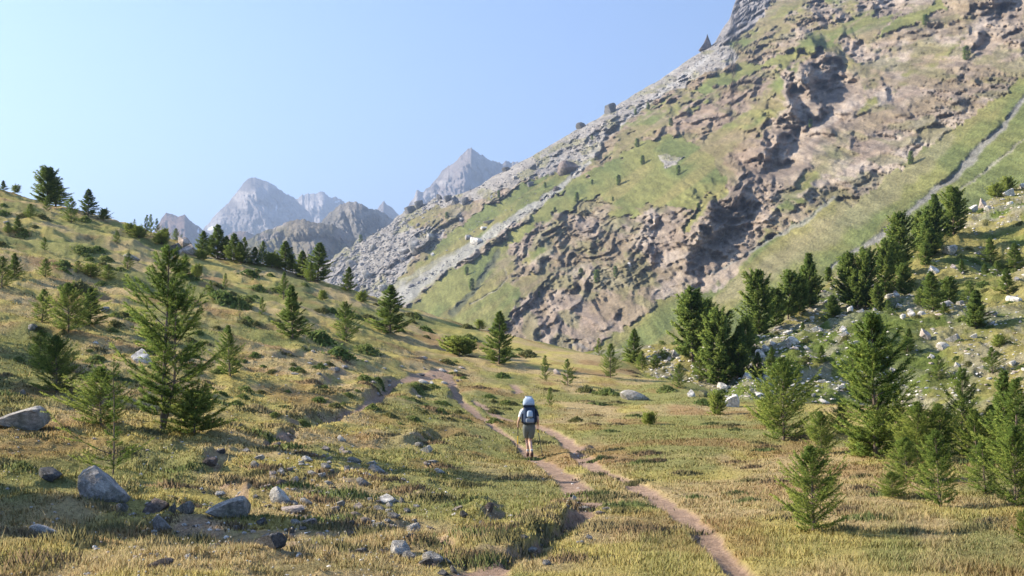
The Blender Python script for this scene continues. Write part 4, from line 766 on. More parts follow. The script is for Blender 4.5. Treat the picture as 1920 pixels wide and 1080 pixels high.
for (u, v, w_, h_, tn, lb, nm) in NEAR:
    rock('M', u, v, w_, h_, tn, lb, GU if v < 500 and 300 < u < 380 else (GP if 540 < u < 1140 and v < 770 else GB), nm or "rock", "boulder" if nm else "rock", i=0 if (u, v) == (185, 938) else None, sink=.42)
for k in range(120):
    cu, cv, su, sv = [(640, 930, 95, 40), (720, 1010, 70, 30), (560, 890, 70, 30), (430, 985, 80, 30), (1030, 1005, 50, 25), (800, 700, 40, 14), (640, 700, 60, 20)][random.choices(range(7), [30, 16, 14, 10, 7, 5, 5])[0]]
    u = random.gauss(cu, su); v = min(1068, random.gauss(cv, sv)); w_ = random.uniform(8, 25)*(.5 if v < 760 else 1); tn = random.choice(['pale', 'pale', 'pale', 'pink', 'pink', 'grey'])
    b = min(NEAR, key=lambda t: (t[0]-u)**2+(t[1]-v)**2)
    du, dv = u-b[0], v-b[1]; rel = ('right of' if du > 0 else 'left of') if abs(du) > abs(dv) else ('before' if dv > 0 else 'behind')
    rock('M', u, v, w_, w_*random.uniform(.28, .5), tn, ' '.join(f"small {dict(pale='pale', pink='pinkish', grey='grey')[tn]} stone {rel} the {b[5]}".replace('the the', 'the').split()[:16]), GB, sink=.4)
KROCK = [(1906, 577, 34, 16, 'pale', "large smooth pale boulder on the grassy patch near the right edge"), (1597, 615, 16, 24, 'pale', "upright egg-shaped pale rock on the lower slope"), (1711, 612, 20, 11, 'pale', "pale flat-topped rock in the slope's middle"), (1524, 587, 14, 9, 'pale', "pale rock at the foot of the pointed pine"), (1652, 578, 14, 10, 'pale', "pale rock below the bare-stemmed pine"), (1687, 560, 18, 9, 'pale', "pale rock right of the small pine on mid slope"), (1844, 392, 18, 20, 'pink', "upright pinkish rock on the slope's skyline"), (1828, 400, 20, 16, 'pale', "pale block left of the upright pinkish rock"), (1895, 370, 22, 16, 'pale', "pale rock under the top bush"), (1752, 515, 28, 18, 'pale', "big square pale rock below the highest pines"), (1785, 476, 32, 20, 'grey', "broad grey slab right of the long black shadow"), (1478, 654, 14, 11, 'pale', "bright rock right of the broadest pine's foot"), (1489, 678, 22, 14, 'pale', "bright double rock above the bright broad larch"), (1427, 690, 20, 18, 'pale', "white rock glowing between the dark pines"), (1584, 671, 20, 9, 'pale', "pale rock left of the largest larch's top"), (1546, 744, 22, 9, 'pale', "pale rock left of the largest larch's middle"), (1752, 766, 30, 20, 'pale', "white jagged rock on the grass right of the largest larch"), (1730, 753, 12, 10, 'pale', "small white rock left of the white jagged one"), (1790, 652, 24, 18, 'grey', "square two-tone rock on the right slope"), (1736, 652, 28, 20, 'pink', "pinkish rock pile right of the largest larch's top"), (1776, 598, 20, 12, 'blue', "bluish rock at the foot of the dark bushy tree"), (1712, 740, 14, 8, 'pale', "lowest pale rock near the largest larch"), (1436, 716, 30, 9, 'pale', "flat pale slab in the shade of the pines"), (1860, 620, 30, 10, 'blue', "shaded bluish rock by the right conifer")]
GK = "pale rocks on the stony slope at right"
for (u, v, w_, h_, tn, lb) in KROCK: rock('K', u, v, w_, h_, tn, lb, GK, "boulder" if w_ > 19 else "rock", "boulder" if w_ > 19 else "rock", sink=.3)
# many more individual rocks on that slope, denser where the rubble lies
def near_tree(u, v):
    b = min((t for t in TREES if t[1] == 'K'), key=lambda t: (t[2]-u)**2+1.6*(t[3]-t[4]*.3-v)**2)
    return b
R = np.random.default_rng(77); cand = []
ktopf = lambda u: float(np.interp(u, [p[0] for p in K_TOP], [p[1] for p in K_TOP]))
while len(cand) < 3300:
    u = R.uniform(1215, 1935); top = ktopf(u); v = R.uniform(top+3, 800)
    x, y = knoll_base(u, v)
    dns = min(1, float(rubble(x, y))+(.45 if u > 1780 and v < 520 else 0))
    if R.random() > (.10+.9*dns)*min(1, (v-top)/8): continue
    if 1560 < u < 1700 and 565 < v < 590 and R.random() < .6: continue
    if u > 1830 and 560 < v < 600 and R.random() < .8: continue
    if u < 1380 and v < 655+(1380-u)*.1 and R.random() < .5: continue
    w_ = 3.2+3.0*R.lognormal(0, .68); cand.append((min(w_, 24), u, v))
cand.sort(reverse=True)
cnt = {}
for (w_, u, v) in cand[:168]:
    b = near_tree(u, v); du = u-b[2]; dv = v-(b[3]-b[4]*.3)
    rel = ("right of" if du > 0 else "left of") if abs(du) > abs(dv)*1.3 else ("below" if dv > 0 else "above")
    dd = "just " if math.hypot(du, dv) < 35 else ("" if math.hypot(du, dv) < 70 else "well ")
    size = "large" if w_ > 15 else ("middling" if w_ > 10.5 else "small"); tone = R.choice(['pale', 'pale', 'pale', 'pale', 'pink', 'grey'])
    shape = R.choice(["flat", "blocky", "rounded"]); hh = w_*{"flat": .38, "blocky": .72, "rounded": .58}[shape]
    adj = {'pale': 'pale', 'pink': 'pinkish', 'grey': 'grey'}[tone]
    desc = b[5].split(",")[0]
    lb = f"{size} {shape} {adj} rock {dd}{rel} the {desc}"
    lb = " ".join(lb.split()[:16])
    rock('K', u, v+hh*.3, w_, hh, tone, lb, GK, sink=.28)
def rubble_mesh(name, items, tones, label_kind=None):
    """a merged litter of small stones: items = (pos, sx, sy, sz)"""
    protos = [rock_mesh(3000+i, 6, 1, .2) for i in range(8)]
    cs, fs, cl, n = [], [], [], 0
    Rr = np.random.default_rng(5)
    for (p, sx, sy, sz) in items:
        co, fc = protos[Rr.integers(8)]; q = Rr.uniform(0, 6.28)
        c2 = np.stack([(co[:, 0]*math.cos(q)-co[:, 1]*math.sin(q))*sx+p[0], (co[:, 0]*math.sin(q)+co[:, 1]*math.cos(q))*sy+p[1], co[:, 2]*sz+p[2]], 1)
        cs.append(c2); fs.append(fc+n); n += len(co)
        tn = np.array(tones[Rr.integers(len(tones))])*Rr.uniform(.8, 1.15); cl.append(np.repeat(tn[None], len(co), 0))
    return tag(add(name, mesh_np(name, np.concatenate(cs), np.concatenate(fs), np.concatenate(cl), False, M_ROCK)), kind="stuff")
it = []
for (w_, u, v) in cand[168:]:
    p = hit_knoll(u, v); s = p.y/F*w_*.5; it.append((p, s*R.uniform(.8, 1.2), s*R.uniform(.7, 1.2), s*R.uniform(.3, .65)))
tag(rubble_mesh("rubble", it, [PALE, PALE, PINK, (.45, .42, .38)]), "small pale stones littering the stony slope among the pines", "rubble")
# pebbles in the foreground worn ground
it = []
for k in range(2200):
    u = R.choice([R.normal(640, 110), R.normal(380, 160), R.uniform(0, 1100)]); v = R.uniform(830, 1075) if R.random() < .75 else R.uniform(640, 830)
    if u < 0 or u > 1150: continue
    a, t = ray(u, v); x, y = hit0(u, v)
    if fbm(x/1.3, y/1.3, 3, 777) < .5 and R.random() < .85: continue
    s = R.uniform(.012, .055); it.append(((x, y, float(meadow_z(x, y))), s, s*R.uniform(.7, 1.2), s*R.uniform(.4, .8)))
tag(rubble_mesh("pebbles", it, [PALE, PINK, GREY]), "pebbles scattered through the worn foreground grass", "pebbles")
# boulders of the valley side
GM = "boulders on the valley side"
FB = [(1145, 212, 26, 24, 'dark', "square dark block standing on the scree skyline", .0), (1090, 240, 20, 12, 'dark', "dark boulder on the skyline below the square block", .0), (1325, 92, 24, 32, 'dark', "sharp dark pinnacle on the skyline beside the cliff", .0), (1070, 324, 46, 28, 'brown', "big overhanging outcrop block above the white scree run", 0), (893, 458, 34, 18, 'pale', "large pale boulder beside the white scree run", 0), (877, 449, 16, 12, 'grey', "grey boulder touching the large pale one", 0), (919, 418, 26, 8, 'grey', "flat grey boulder above the large pale one", 0), (908, 430, 22, 8, 'pale', "pale flat boulder between two others above the scree run", 0), (811, 479, 10, 7, 'pale', "small white boulder on the green slope", 0), (805, 449, 18, 16, 'grey', "split grey block at the top of the boulder field", 0), (776, 466, 30, 26, 'grey', "tall pale slab in the boulder field", 0), (757, 474, 30, 14, 'grey', "long slab left of the tall pale slab", 0), (768, 400, 26, 18, 'dark', "dark block at the left end of the ridge", 0), (786, 390, 24, 18, 'dark', "second dark block at the left end of the ridge", 0), (823, 375, 14, 14, 'dark', "dark block on the ridge left of the row of blocks", 0), (840, 377, 22, 14, 'dark', "row-forming dark block on the ridge", 0), (853, 383, 18, 18, 'dark', "dark pointed block on the ridge", 0), (874, 384, 20, 18, 'dark', "dark square block below the ridge line", 0), (1000, 318, 14, 12, 'dark', "small dark boulder near the big outcrop block", 0), (995, 350, 18, 12, 'dark', "dark boulder by the bush above the scree run", 0), (1044, 357, 16, 10, 'brown', "brown block in the white scree run", 0), (1015, 377, 10, 7, 'brown', "small brown block lower in the white scree run", 0), (922, 372, 10, 8, 'grey', "grey boulder in the grass under the ridge", 0), (865, 415, 14, 10, 'grey', "grey boulder on the grass left of the scree run", 0), (700, 470, 18, 14, 'grey', "grey boulder near the top of the boulder field", 0), (658, 500, 22, 14, 'blue', "bluish boulder in the lower boulder field", 0), (720, 545, 26, 14, 'grey', "boulder at the foot of the boulder field", 0), (740, 516, 14, 10, 'grey', "pale boulder at the right edge of the boulder field", 0), (688, 520, 20, 16, 'grey', "dark fissured boulder in the boulder field", 0), (950, 320, 18, 8, 'dark', "flat dark block on the ridge", 0), (965, 335, 14, 8, 'grey', "grey block just under the ridge", 0), (1262, 402, 12, 8, 'brown', "brown knob above the crag notch", 0), (1180, 498, 10, 8, 'pale', "pale block on the crag face", 0)]
for (u, v, w_, h_, tn, lb, tl) in FB: rock('F', u, v, w_, h_, tn, lb, GM, "boulder", "boulder", depth=.9, sink=.35, i=(3 if lb.startswith("sharp") else None))
pc_, pf_ = rock_mesh(4242, 7, 3, .12); tp_ = (1-.46*(pc_[:, 2]+1))[:, None]; pc_[:, :2] *= np.maximum(tp_, .08)
pin = next(o for o in bpy.data.objects if str(o.get('label', '')).startswith('sharp dark pinnacle'))
pin.data = mesh_np('pinnacle', pc_, pf_, np.tile([[.15, .125, .12]], (len(pc_), 1)), False, M_ROCK); pin.scale = (pin.scale[0]*1.5, pin.scale[1]*1.4, pin.scale[2]*.95); pin.rotation_euler = (0, .12, .3)
it = []
k = 0
while k < 8000:
    u = R.uniform(560, 1380); v = R.uniform(60, 590)
    if v < np.interp(u, ru, rv)+1: continue
    ins = any(bool(inpoly(np.array([u]), np.array([v]), p)[0]) for p in SCREE)
    d, *_ = segdist(np.array([u]), np.array([v]), [(p[0], p[1]) for p in STREAKS[0][0]])
    gr = 700 < u < 1080 and v < 480 and v < 620-.62*(u-600)
    if not (ins or (gr and R.random() < .16) or d[0] < 5): continue
    k += 1
    p = slope_at(u, v); big = (1.6 if u < 830 else 1.0)*R.lognormal(0, .55)
    s = p.y/F*big*.85; it.append((p, s, s, s*R.uniform(.5, .9)))
tag(rubble_mesh("scree", it, [(.35, .325, .31), (.29, .27, .265), (.41, .385, .365), (.22, .205, .20)]), "grey scree and broken blocks below the ridge of the valley side", "scree")

# ------------------------------------------------------------------ grass, one mass of blades
R = np.random.default_rng(99)
NB = 960000
lu = np.exp(R.uniform(math.log(7.5), math.log(60), NB)); av = R.uniform(-.66, .74, NB)
keep = R.random(NB) < np.clip((30/lu)**.5, .3, 1)
gy_ = lu[keep]; gx_ = av[keep]*gy_
gx_ = gx_+R.normal(0, .02, len(gx_))*gy_*.1
clump = fbm(gx_/.5, gy_/.5, 3, 811)
gz_, gs_ = meadow_z(gx_, gy_, True)
k = (gs_ < .13) & (R.random(len(gx_)) < .45+.55*sm(clump, .3, .6))
gx_, gy_, gz_, clump = gx_[k], gy_[k], gz_[k], clump[k]; n = len(gx_)
seed_h = fbm(gx_/1.7, gy_/1.7, 3, 821)
ht = (.016+.033*sm(clump, .35, .75)+.018*sm(seed_h, .5, .8))*R.uniform(.5, 1.4, n)*(1+.25*(gy_/30))
tall = R.random(n) < .012; ht = np.where(tall, ht*1.6+.06, ht)
wd_ = np.where(tall, .0035, .0056)*R.uniform(.7, 1.4, n)*np.clip(gy_/11, .9, 2.4)
th = R.uniform(0, 6.28, n); bend = R.uniform(.3, 1.2, n)*ht
sx_, sy_ = np.cos(th)*wd_, np.sin(th)*wd_
bx, by = bend*np.cos(th+1.4)+ht*.12, bend*np.sin(th+1.4)
co = np.stack([np.stack([gx_-sx_, gy_-sy_, gz_-.01], 1), np.stack([gx_+sx_, gy_+sy_, gz_-.01], 1), np.stack([gx_+bx, gy_+by, gz_+ht], 1)], 1).reshape(-1, 3)
gc = turf_colour(gx_, gy_)
gc = gc*R.uniform(.88, 1.18, n)[:, None]
gc = mix(gc, [.46, .35, .17], (R.random(n) < .22)*.6+tall*.35); gc = mix(gc, [.20, .24, .08], (R.random(n) < .24)*.5)
gcol = np.repeat(gc, 3, 0); gcol[0::3] *= .95; gcol[1::3] *= .95
tag(add("grass", mesh_np("grass", co, np.arange(n*3).reshape(-1, 3), gcol, True, M_GRASS, np.repeat(np.stack([R.normal(-.12, .22, n), R.normal(0, .22, n), np.ones(n)], 1), 3, 0))), "dry straw coloured and green grass covering the meadow", "grass", kind="stuff")
# ------------------------------------------------------------------ small heads of flowers and seed tufts
it = []
for k in range(420):
    y = math.exp(R.uniform(math.log(8.5), math.log(17))); x = R.uniform(-.55, .1)*y
    if fbm(np.array([x/2.]), np.array([y/2.]), 3, 901)[0] < .5: continue
    it.append((x, y, float(meadow_z(x, y))+R.uniform(.07, .14)))
cs, fs, n0 = [], [], 0
bm = bmesh.new(); bmesh.ops.create_icosphere(bm, subdivisions=1, radius=.011)
pc = np.array([v.co[:] for v in bm.verts]); pf = np.array([[v.index for v in f.verts] for f in bm.faces]); bm.free()
for p in it:
    cs.append(pc*R.uniform(.6, 1.2)+np.array(p)); fs.append(pf+n0); n0 += len(pc)
if cs: tag(add("flower_heads", mesh_np("flower_heads", np.concatenate(cs), np.concatenate(fs), np.tile([[.62, .55, .42]], (n0, 1)), True, M_GRASS)), "tiny pale seed heads dotted over the foreground grass", "flowers", kind="stuff")

# tussocks and dwarf-shrub cushions (ground cover)
R = np.random.default_rng(123)
TUS = [(585, 775, 1.0), (560, 785, .8), (790, 812, .9), (640, 735, .8), (600, 740, .7), (815, 770, .7), (850, 785, .6), (720, 760, .5), (1480, 770, .6), (700, 900, .8), (760, 920, .9), (800, 935, .8), (540, 915, .6), (640, 930, .9), (600, 935, .7), (480, 905, .7), (450, 900, .6), (1185, 905, .5), (1130, 862, .4), (1450, 905, .5), (650, 985, .6), (690, 1005, .6), (900, 1000, .6), (1000, 1010, .6), (950, 1035, .7), (880, 1050, .5), (300, 1010, .6), (350, 1005, .6), (440, 1000, .6), (150, 980, .5), (560, 1040, .5)]
for k_ in range(150):
    TUS.append((R.uniform(0, 1250), R.uniform(640, 1060), R.uniform(.3, .7)))
for k_ in range(60): TUS.append((R.uniform(1100, 1900), R.uniform(770, 1000), R.uniform(.25, .5)))
pos, hh, cc, r3 = [], [], [], []
for (u, v, s_) in TUS:
    x, y = hit0(u, v); n_b = int(420*s_); r_ = R.normal(0, .22*s_, (n_b, 2)); r_[:, 0] *= 1.9
    cen = np.exp(-((r_[:, 0]/1.9)**2+r_[:, 1]**2)/(2*(.22*s_)**2))
    pos.append(np.stack([x+r_[:, 0], y+r_[:, 1]], 1)); r3.append(r_); hh.append((.05+.15*s_*cen)*R.uniform(.6, 1.2, n_b))
    base = np.array([[.20, .18, .08], [.25, .18, .10], [.15, .18, .065], [.30, .24, .12]][R.integers(4)]); cc.append(base*R.uniform(.7, 1.3, (n_b, 1)))
pos = np.concatenate(pos); hh = np.concatenate(hh); cc = np.concatenate(cc); r3 = np.concatenate(r3); n = len(pos)
z = meadow_z(pos[:, 0], pos[:, 1]); th = R.uniform(0, 6.28, n); wv_ = .009*np.clip(pos[:, 1]/12, .9, 4)
bx, by = np.cos(th)*hh*.5, np.sin(th)*hh*.5
co = np.stack([np.stack([pos[:, 0]-wv_, pos[:, 1], z-.01], 1), np.stack([pos[:, 0]+wv_, pos[:, 1]+wv_*.5, z-.01], 1), np.stack([pos[:, 0]+bx, pos[:, 1]+by, z+hh], 1)], 1).reshape(-1, 3)
tag(add("tussocks", mesh_np("tussocks", co, np.arange(n*3).reshape(-1, 3), np.repeat(cc, 3, 0), True, M_GRASS, np.repeat(np.stack([r3[:, 0]*1.5+R.normal(0, .25, n), r3[:, 1]*1.5+R.normal(0, .25, n), np.ones(n)], 1), 3, 0))), "darker coarse grass tussocks over the meadow", "grass", kind="stuff")
def cushions(name, spots, lab, sheet):
    P3, N3, C3 = [], [], []
    for (u, v, s_) in spots:
        p = hit(sheet, u, v); m = int(260)
        e = R.normal(0, .42, (m, 3)); r_ = s_*p.y/F
        q = np.stack([p.x+e[:, 0]*r_*.5, p.y+e[:, 1]*r_*.5, np.zeros(m)], 1)
        zz = (meadow_z if sheet == 'M' else knoll_z)(q[:, 0], q[:, 1]); dome = np.exp(-(e[:, 0]**2+e[:, 1]**2)*2.5)
        q[:, 2] = zz+dome*r_*.24*R.uniform(.3, 1.1, m); P3.append(q); N3.append(np.full(m, r_*.075))
        b = np.array([[.15, .20, .06], [.20, .235, .075], [.18, .18, .07]][R.integers(3)]); C3.append(b*R.uniform(.65, 1.35, (m, 1)))
    P3 = np.concatenate(P3); N3 = np.concatenate(N3)[:, None]; C3 = np.concatenate(C3); m = len(P3)
    d1 = R.normal(0, 1, (m, 3)); d1 /= np.linalg.norm(d1, axis=1)[:, None]; d2 = R.normal(0, 1, (m, 3)); d2 /= np.linalg.norm(d2, axis=1)[:, None]; d2[:, 2] = np.abs(d2[:, 2])
    co = np.stack([P3-d1*N3, P3+d1*N3, P3+d2*N3*1.8], 1).reshape(-1, 3)
    tag(add(name, mesh_np(name, co, np.arange(m*3).reshape(-1, 3), np.repeat(C3, 3, 0), False, M_NEEDLE)), lab, "shrubs", kind="stuff")
sp = []
crest = [(0, 357), (200, 408), (300, 442), (400, 484), (500, 502), (600, 531), (700, 563), (800, 592), (900, 615), (986, 637), (1070, 657)]
while len(sp) < 190:
    u = R.uniform(0, 1000); t0_ = np.interp(u, [c_[0] for c_ in crest], [c_[1] for c_ in crest]); v = t0_+6+R.random()**1.2*330
    if v > 800: continue
    x, y = hit0(u, v)
    if fbm(np.array([x/8]), np.array([y/8]), 3, 951)[0] < .47: continue
    sp.append((u, v, R.uniform(10, 34)))
sp += [(470, 517, 40), (485, 545, 36), (420, 565, 60), (450, 570, 50), (640, 668, 60), (690, 660, 50), (600, 690, 30), (1100, 735, 40), (1140, 742, 50), (1250, 735, 40), (990, 668, 40), (1320, 760, 40), (1080, 790, 30), (180, 680, 40), (520, 545, 26), (600, 640, 60), (150, 545, 60), (120, 500, 40)]
cushions("dwarf_shrubs", sp, "low dark green dwarf shrubs hugging the grass slope", 'M')
sp = []
while len(sp) < 190:
    u = R.uniform(1230, 1925); v = R.uniform(ktopf(u)+5, 790); sp.append((u, v, R.uniform(10, 26)))
cushions("ground_shrubs", sp, "low green shrubs between the stones of the right slope", 'K')
# give look-alike rocks their own wording by order from the left
from collections import defaultdict
dd_ = defaultdict(list)
for o in bpy.data.objects:
    if o.parent is None and o.get("label") and o.type == 'MESH': dd_[o["label"]].append(o)
for lb, os_ in dd_.items():
    if len(os_) > 1:
        os_.sort(key=lambda o: o.location.x/o.location.y)
        words = {2: ["left-hand", "right-hand"], 3: ["left-hand", "middle", "right-hand"]}.get(len(os_), ["leftmost"]+["second from left"]+["third from left"]+["fourth from left"]*0+["rightmost"])
        for k_, o in enumerate(os_):
            if k_ < len(words): o["label"] = " ".join((words[k_]+" "+lb).split()[:16])
# ------------------------------------------------------------------ the walker
def mat_plain(name, c, rough=.8, sc=30, lo=.85, hi=1.12, bump=.004):
    return mat_attr(name, rough, [(sc, lo, hi)], [(sc*1.5, bump)] if bump else [], base=c, spec=.2)
M_SKIN = mat_plain("skin", (.62, .40, .30), .55, 9, .93, 1.05, .001); M_SUNLIT = mat_plain("sunlit_cloth", (.86, .85, .83)); M_NAVY = mat_plain("navy_cloth", (.022, .027, .045)); M_SHORT = mat_plain("grey_green_cloth", (.16, .17, .155))
M_PACK = mat_plain("pack_blue", (.035, .055, .10)); M_LBLUE = mat_plain("pale_blue_cloth", (.40, .48, .58)); M_BOOT = mat_plain("boot_leather", (.12, .065, .045)); M_SOCK = mat_plain("sock", (.5, .5, .5)); M_BLK = mat_plain("black_rubber", (.02, .02, .02)); M_YEL = mat_plain("yellow_grip", (.75, .50, .05), .5); M_HAIR = mat_plain("hair", (.07, .05, .035), .7, 60, .7, 1.3); M_ALU = mat_plain("dark_metal", (.07, .07, .075), .4); M_CAP = mat_plain("cap_cloth", (.66, .72, .78))
def skin(name, verts, edges, mat, parent=None, sub=2, root=0):
    me = bpy.data.meshes.new(name); me.from_pydata([v[:3] for v in verts], edges, []); me.materials.append(mat)
    o = bpy.data.objects.new(name, me); COL.objects.link(o)
    m = o.modifiers.new("skin", 'SKIN'); m.use_smooth_shade = True
    for i, v in enumerate(verts):
        r = v[3] if isinstance(v[3], (tuple, list)) else (v[3], v[3])
        me.skin_vertices[0].data[i].radius = r; me.skin_vertices[0].data[i].use_root = (i == root)
    s = o.modifiers.new("sub", 'SUBSURF'); s.levels = sub; s.render_levels = sub
    if parent: o.parent = parent
    return o
feet = hit_meadow(992, 860)
person = bpy.data.objects.new("person", None); COL.objects.link(person); person.location = feet
tag(person, "walker seen from behind in grey shorts on the left track with two poles", "person")
V = []; E = []
def vtx(x, y, z, r): V.append((x, y, z, r)); return len(V)-1
def chain(start, pts):
    i = start
    for p in pts:
        j = vtx(*p); E.append((i, j)); i = j
    return i
pel = vtx(0, 0, .95, (.145, .105))
ch = chain(pel, [(0, .02, 1.08, (.13, .10)), (-.005, .06, 1.22, (.14, .11)), (-.01, .10, 1.36, (.155, .11))])
nk = chain(ch, [(-.01, .15, 1.455, .06), (-.01, .175, 1.50, .054), (-.01, .20, 1.56, .078), (-.01, .215, 1.63, .096), (-.01, .215, 1.70, .088), (-.01, .21, 1.745, .05)])
vh = len(V)-3
j = vtx(-.01, .325, 1.615, .016); E.append((vh, j))                       # nose
for s in (-1, 1):
    j = vtx(-.01+s*.105, .20, 1.625, .017); E.append((vh, j))             # ears
HANDS = {}
def arm(sh, el, wr, rr, gripdir):
    a = chain(ch, [(sh[0]*.72, sh[1], sh[2]+.02, .075), (*sh, .060)])
    a = chain(a, [(*(np.array(sh)*.5+np.array(el)*.5), .049), (*el, .040), (*(np.array(el)*.5+np.array(wr)*.5), .037), (*wr, .026)])
    w_ = np.array(wr); g = np.array(gripdir)
    side = 1 if sh[0] > 0 else -1
    palm = w_+np.array([0, .02, -.055]); p = chain(a, [(*palm, (.036, .022))])
    for k, (off, ln) in enumerate([(.030, .030), (.010, .034), (-.010, .032), (-.028, .025)]):
        b = palm+np.array([0, off*.9+.01, -.030-abs(off)*.1])
        chain(p, [(*b, .0095), (*(b+np.array([-side*.018, .006, -ln*.5])), .0088), (*(b+np.array([-side*.038, .004, -ln*.2])), .0078)])
    chain(p, [(*(palm+np.array([-side*.012, .036, .004])), .011), (*(palm+np.array([-side*.032, .046, -.014])), .0095)])
    return palm
pl = arm((-.195, .10, 1.375), (-.285, .02, 1.12), (-.325, .16, .985), 0, (0, 0, 1))
pr = arm((.185, .10, 1.375), (.262, -.02, 1.12), (.262, .13, .945), 0, (0, 0, 1))
def leg(hip, knee, ank, toe, heel):
    a = chain(pel, [(*hip, .098)])
    k_ = np.array(knee); h_ = np.array(hip); n_ = np.array(ank)
    a = chain(a, [(*(h_*.5+k_*.5), .082), (*knee, .057), (*(k_*.68+n_*.32+np.array([0, -.012, 0])), .059), (*(k_*.3+n_*.7), .042), (*ank, .037)])
    return a
LA = (-.035, .20, .12); RA = (.075, -.16, .16)
leg((-.09, .0, .88), (-.055, .24, .52), LA, None, None)
leg((.09, .0, .88), (.03, .10, .49), RA, None, None)
body = skin("body", V, E, M_SKIN, person, 2, pel)
# clothes
skin("shirt", [(0, .0, .86, (.15, .12)), (0, .02, 1.08, (.15, .116)), (-.005, .06, 1.22, (.155, .122)), (-.01, .10, 1.36, (.168, .122)), (-.01, .14, 1.44, .075), (.15, .10, 1.395, .083), (.20, .09, 1.35, .072), (.235, .045, 1.235, .062), (.25, .02, 1.18, .058)],
     [(0, 1), (1, 2), (2, 3), (3, 4), (3, 5), (5, 6), (6, 7), (7, 8)], M_NAVY, person)
o = skin("sleeve", [(-.12, .10, 1.385, .085), (-.20, .09, 1.365, .079), (-.245, .06, 1.24, .066), (-.268, .035, 1.16, .060)], [(0, 1), (1, 2), (2, 3)], M_SUNLIT, person); o["label"] = "left sleeve with its sunlight painted in as white"  # sun on this side of the shirt put into the sleeve's white colour
skin("shorts", [(0, .01, 1.07, (.170, .134)), (0, 0, .92, (.178, .14)), (-.09, .01, .84, .122), (-.07, .13, .68, .106), (-.06, .205, .57, .092), (.09, .0, .84, .122), (.065, .045, .68, .106), (.04, .085, .555, .092)], [(0, 1), (1, 2), (2, 3), (3, 4), (1, 5), (5, 6), (6, 7)], M_SHORT, person)
skin("hair", [(-.01, .165, 1.56, .06), (-.01, .165, 1.63, .085), (-.01, .19, 1.69, .094)], [(0, 1), (1, 2)], M_HAIR, person)
skin("cap", [(-.01, .205, 1.675, .108), (-.01, .215, 1.735, .092), (-.01, .215, 1.765, .05), (-.01, .36, 1.685, (.07, .012))], [(0, 1), (1, 2), (0, 3)], M_CAP, person)
for (A, toe, hl) in ((LA, (0, .17, -.075), (0, -.05, -.075)), (RA, (.01, .12, -.135), (.0, -.06, -.05))):
    A = np.array(A)
    skin("boot", [(*(A+[0, 0, .06]), .052), (*(A+[0, .0, -.02]), .055), (*(A+np.array(hl)), .045), (*(A+np.array(toe)*.55), .05), (*(A+np.array(toe)), .038)], [(0, 1), (1, 2), (1, 3), (3, 4)], M_BOOT, person)
    skin("sock", [(*(A+[0, 0, .05]), .046), (*(A+[0, .0, .11]), .048), (*(A+[0, .0, .13]), .046)], [(0, 1), (1, 2)], M_SOCK, person)
def rbox(name, c, s, mat, parent, bev=.4, rot=(0, 0, 0), taper=1.0):
    bm = bmesh.new(); bmesh.ops.create_cube(bm, size=1)
    for v in bm.verts:
        k = taper if v.co.z > 0 else 1
        v.co = Vector((v.co.x*s[0]*k, v.co.y*s[1]*k, v.co.z*s[2]))
    bmesh.ops.bevel(bm, geom=bm.edges[:]+bm.verts[:], offset=min(s)*bev, segments=4, profile=.6, affect='EDGES')
    R_ = Matrix.Rotation(rot[0], 4, 'X') @ Matrix.Rotation(rot[2], 4, 'Z')
    bmesh.ops.transform(bm, matrix=Matrix.Translation(c) @ R_, verts=bm.verts)
    me = bpy.data.meshes.new(name); bm.to_mesh(me); bm.free(); me.materials.append(mat)
    for p in me.polygons: p.use_smooth = True
    o = bpy.data.objects.new(name, me); COL.objects.link(o); o.parent = parent; return o
pack = bpy.data.objects.new("backpack", None); COL.objects.link(pack); pack.location = feet+Vector((0, -.14, 1.0))
tag(pack, "dark blue backpack with pale blue top and pocket, on the walker's back", "backpack")
tl = (math.radians(-14), 0, 0)
rbox("main_bag", (0.0, .02, .30), (.34, .24, .60), M_PACK, pack, .38, tl, .94)
rbox("top_lid", (-.01, .09, .63), (.37, .30, .27), M_LBLUE, pack, .46, tl, .8)
rbox("lid_band", (.0, .045, .50), (.335, .262, .05), M_NAVY, pack, .3, tl)
rbox("pocket", (.02, -.145, .30), (.18, .13, .20), M_LBLUE, pack, .46, tl, .85)
rbox("pocket", (.02, -.12, .11), (.24, .10, .13), mat_plain("pack_grey", (.25, .28, .33)), pack, .4, tl)
for s in (-1, 1):
    rbox("side_pocket", (s*.185, -.0, .17), (.08, .15, .26), M_NAVY, pack, .45, tl)
    skin("shoulder_strap", [(s*.09, .10, .56, .02), (s*.115, .25, .475, .02), (s*.125, .30, .36, .018), (s*.15, .26, .22, .014), (s*.16, .14, .14, .012)], [(0, 1), (1, 2), (2, 3), (3, 4)], M_NAVY, pack, 1)
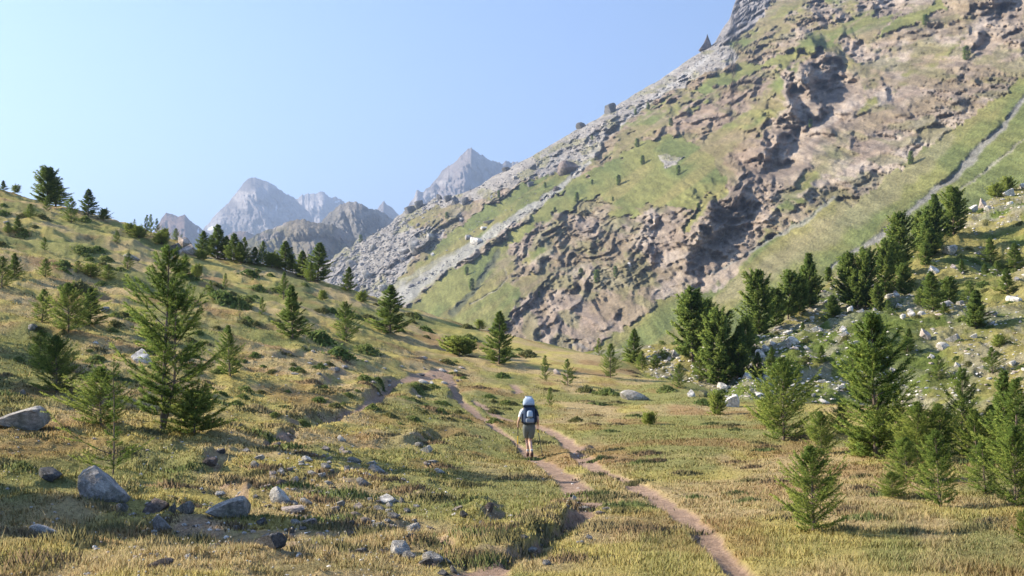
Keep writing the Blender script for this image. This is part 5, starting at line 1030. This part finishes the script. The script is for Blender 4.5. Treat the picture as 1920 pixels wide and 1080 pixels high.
skin("hip_belt", [(-.15, .03, .03, (.02, .045)), (-.185, .13, .03, (.018, .035)), (-.13, .23, .02, (.018, .03)), (0, .27, .02, .02), (.13, .23, .02, (.018, .03)), (.185, .13, .03, (.018, .035)), (.15, .03, .03, (.02, .045))], [(i, i+1) for i in range(6)], M_NAVY, pack, 1)
def pole(palm, foot, label, yellow):
    r = bpy.data.objects.new("trekking_pole", None); COL.objects.link(r)
    g = Vector(palm)+feet; f = feet+Vector(foot); r.location = f; d = (g-f)
    tag(r, label, "walking pole", "walking poles held by the walker")
    def seg(nm, a, b, ra, rb, mt):
        c_, f_ = tube([d*a, d*(a+b)*.5, d*b], ra, rb, 10); me = mesh_np(nm, c_, f_, None, True, mt); return add(nm, me, r)
    seg("grip", .93, 1.08, .017, .019, M_BLK); seg("shaft", .0, .93, .009, .014, M_ALU)
    if yellow: seg("upper_shaft", yellow[0], yellow[1], .0155, .0155, M_YEL)
    seg("basket", .055, .075, .05, .045, M_BLK); seg("tip", -.02, .02, .003, .006, M_ALU)
pole(pl-np.array([-.008, -.01, .02]), (-.335, .30, .10), "trekking pole with a yellow section in the walker's left hand", (.35, .66))
pole(pr-np.array([.008, -.01, .02]), (.40, .08, .03), "dark trekking pole planted out to the walker's right", (.84, .92))
# ------------------------------------------------------------------ the hazy air
bm = bmesh.new(); bmesh.ops.create_cube(bm, size=1)
bmesh.ops.transform(bm, matrix=Matrix.Translation((0, 7000, 900)) @ Matrix.Diagonal((26000, 16000, 2100, 1)), verts=bm.verts)
me = bpy.data.meshes.new("haze"); bm.to_mesh(me); bm.free()
hz = add("haze", me); tag(hz, "thin blue summer haze filling the valley", "haze", kind="stuff")
hm = bpy.data.materials.new("haze_air"); hm.use_nodes = True; N = hm.node_tree; N.nodes.clear()
ho = N.nodes.new("ShaderNodeOutputMaterial"); hv = N.nodes.new("ShaderNodeVolumePrincipled")
hv.inputs["Color"].default_value = (.50, .67, 1.0, 1); hv.inputs["Density"].default_value = HAZE; hv.inputs["Anisotropy"].default_value = 0.3
N.links.new(hv.outputs[0], ho.inputs["Volume"]); me.materials.append(hm)
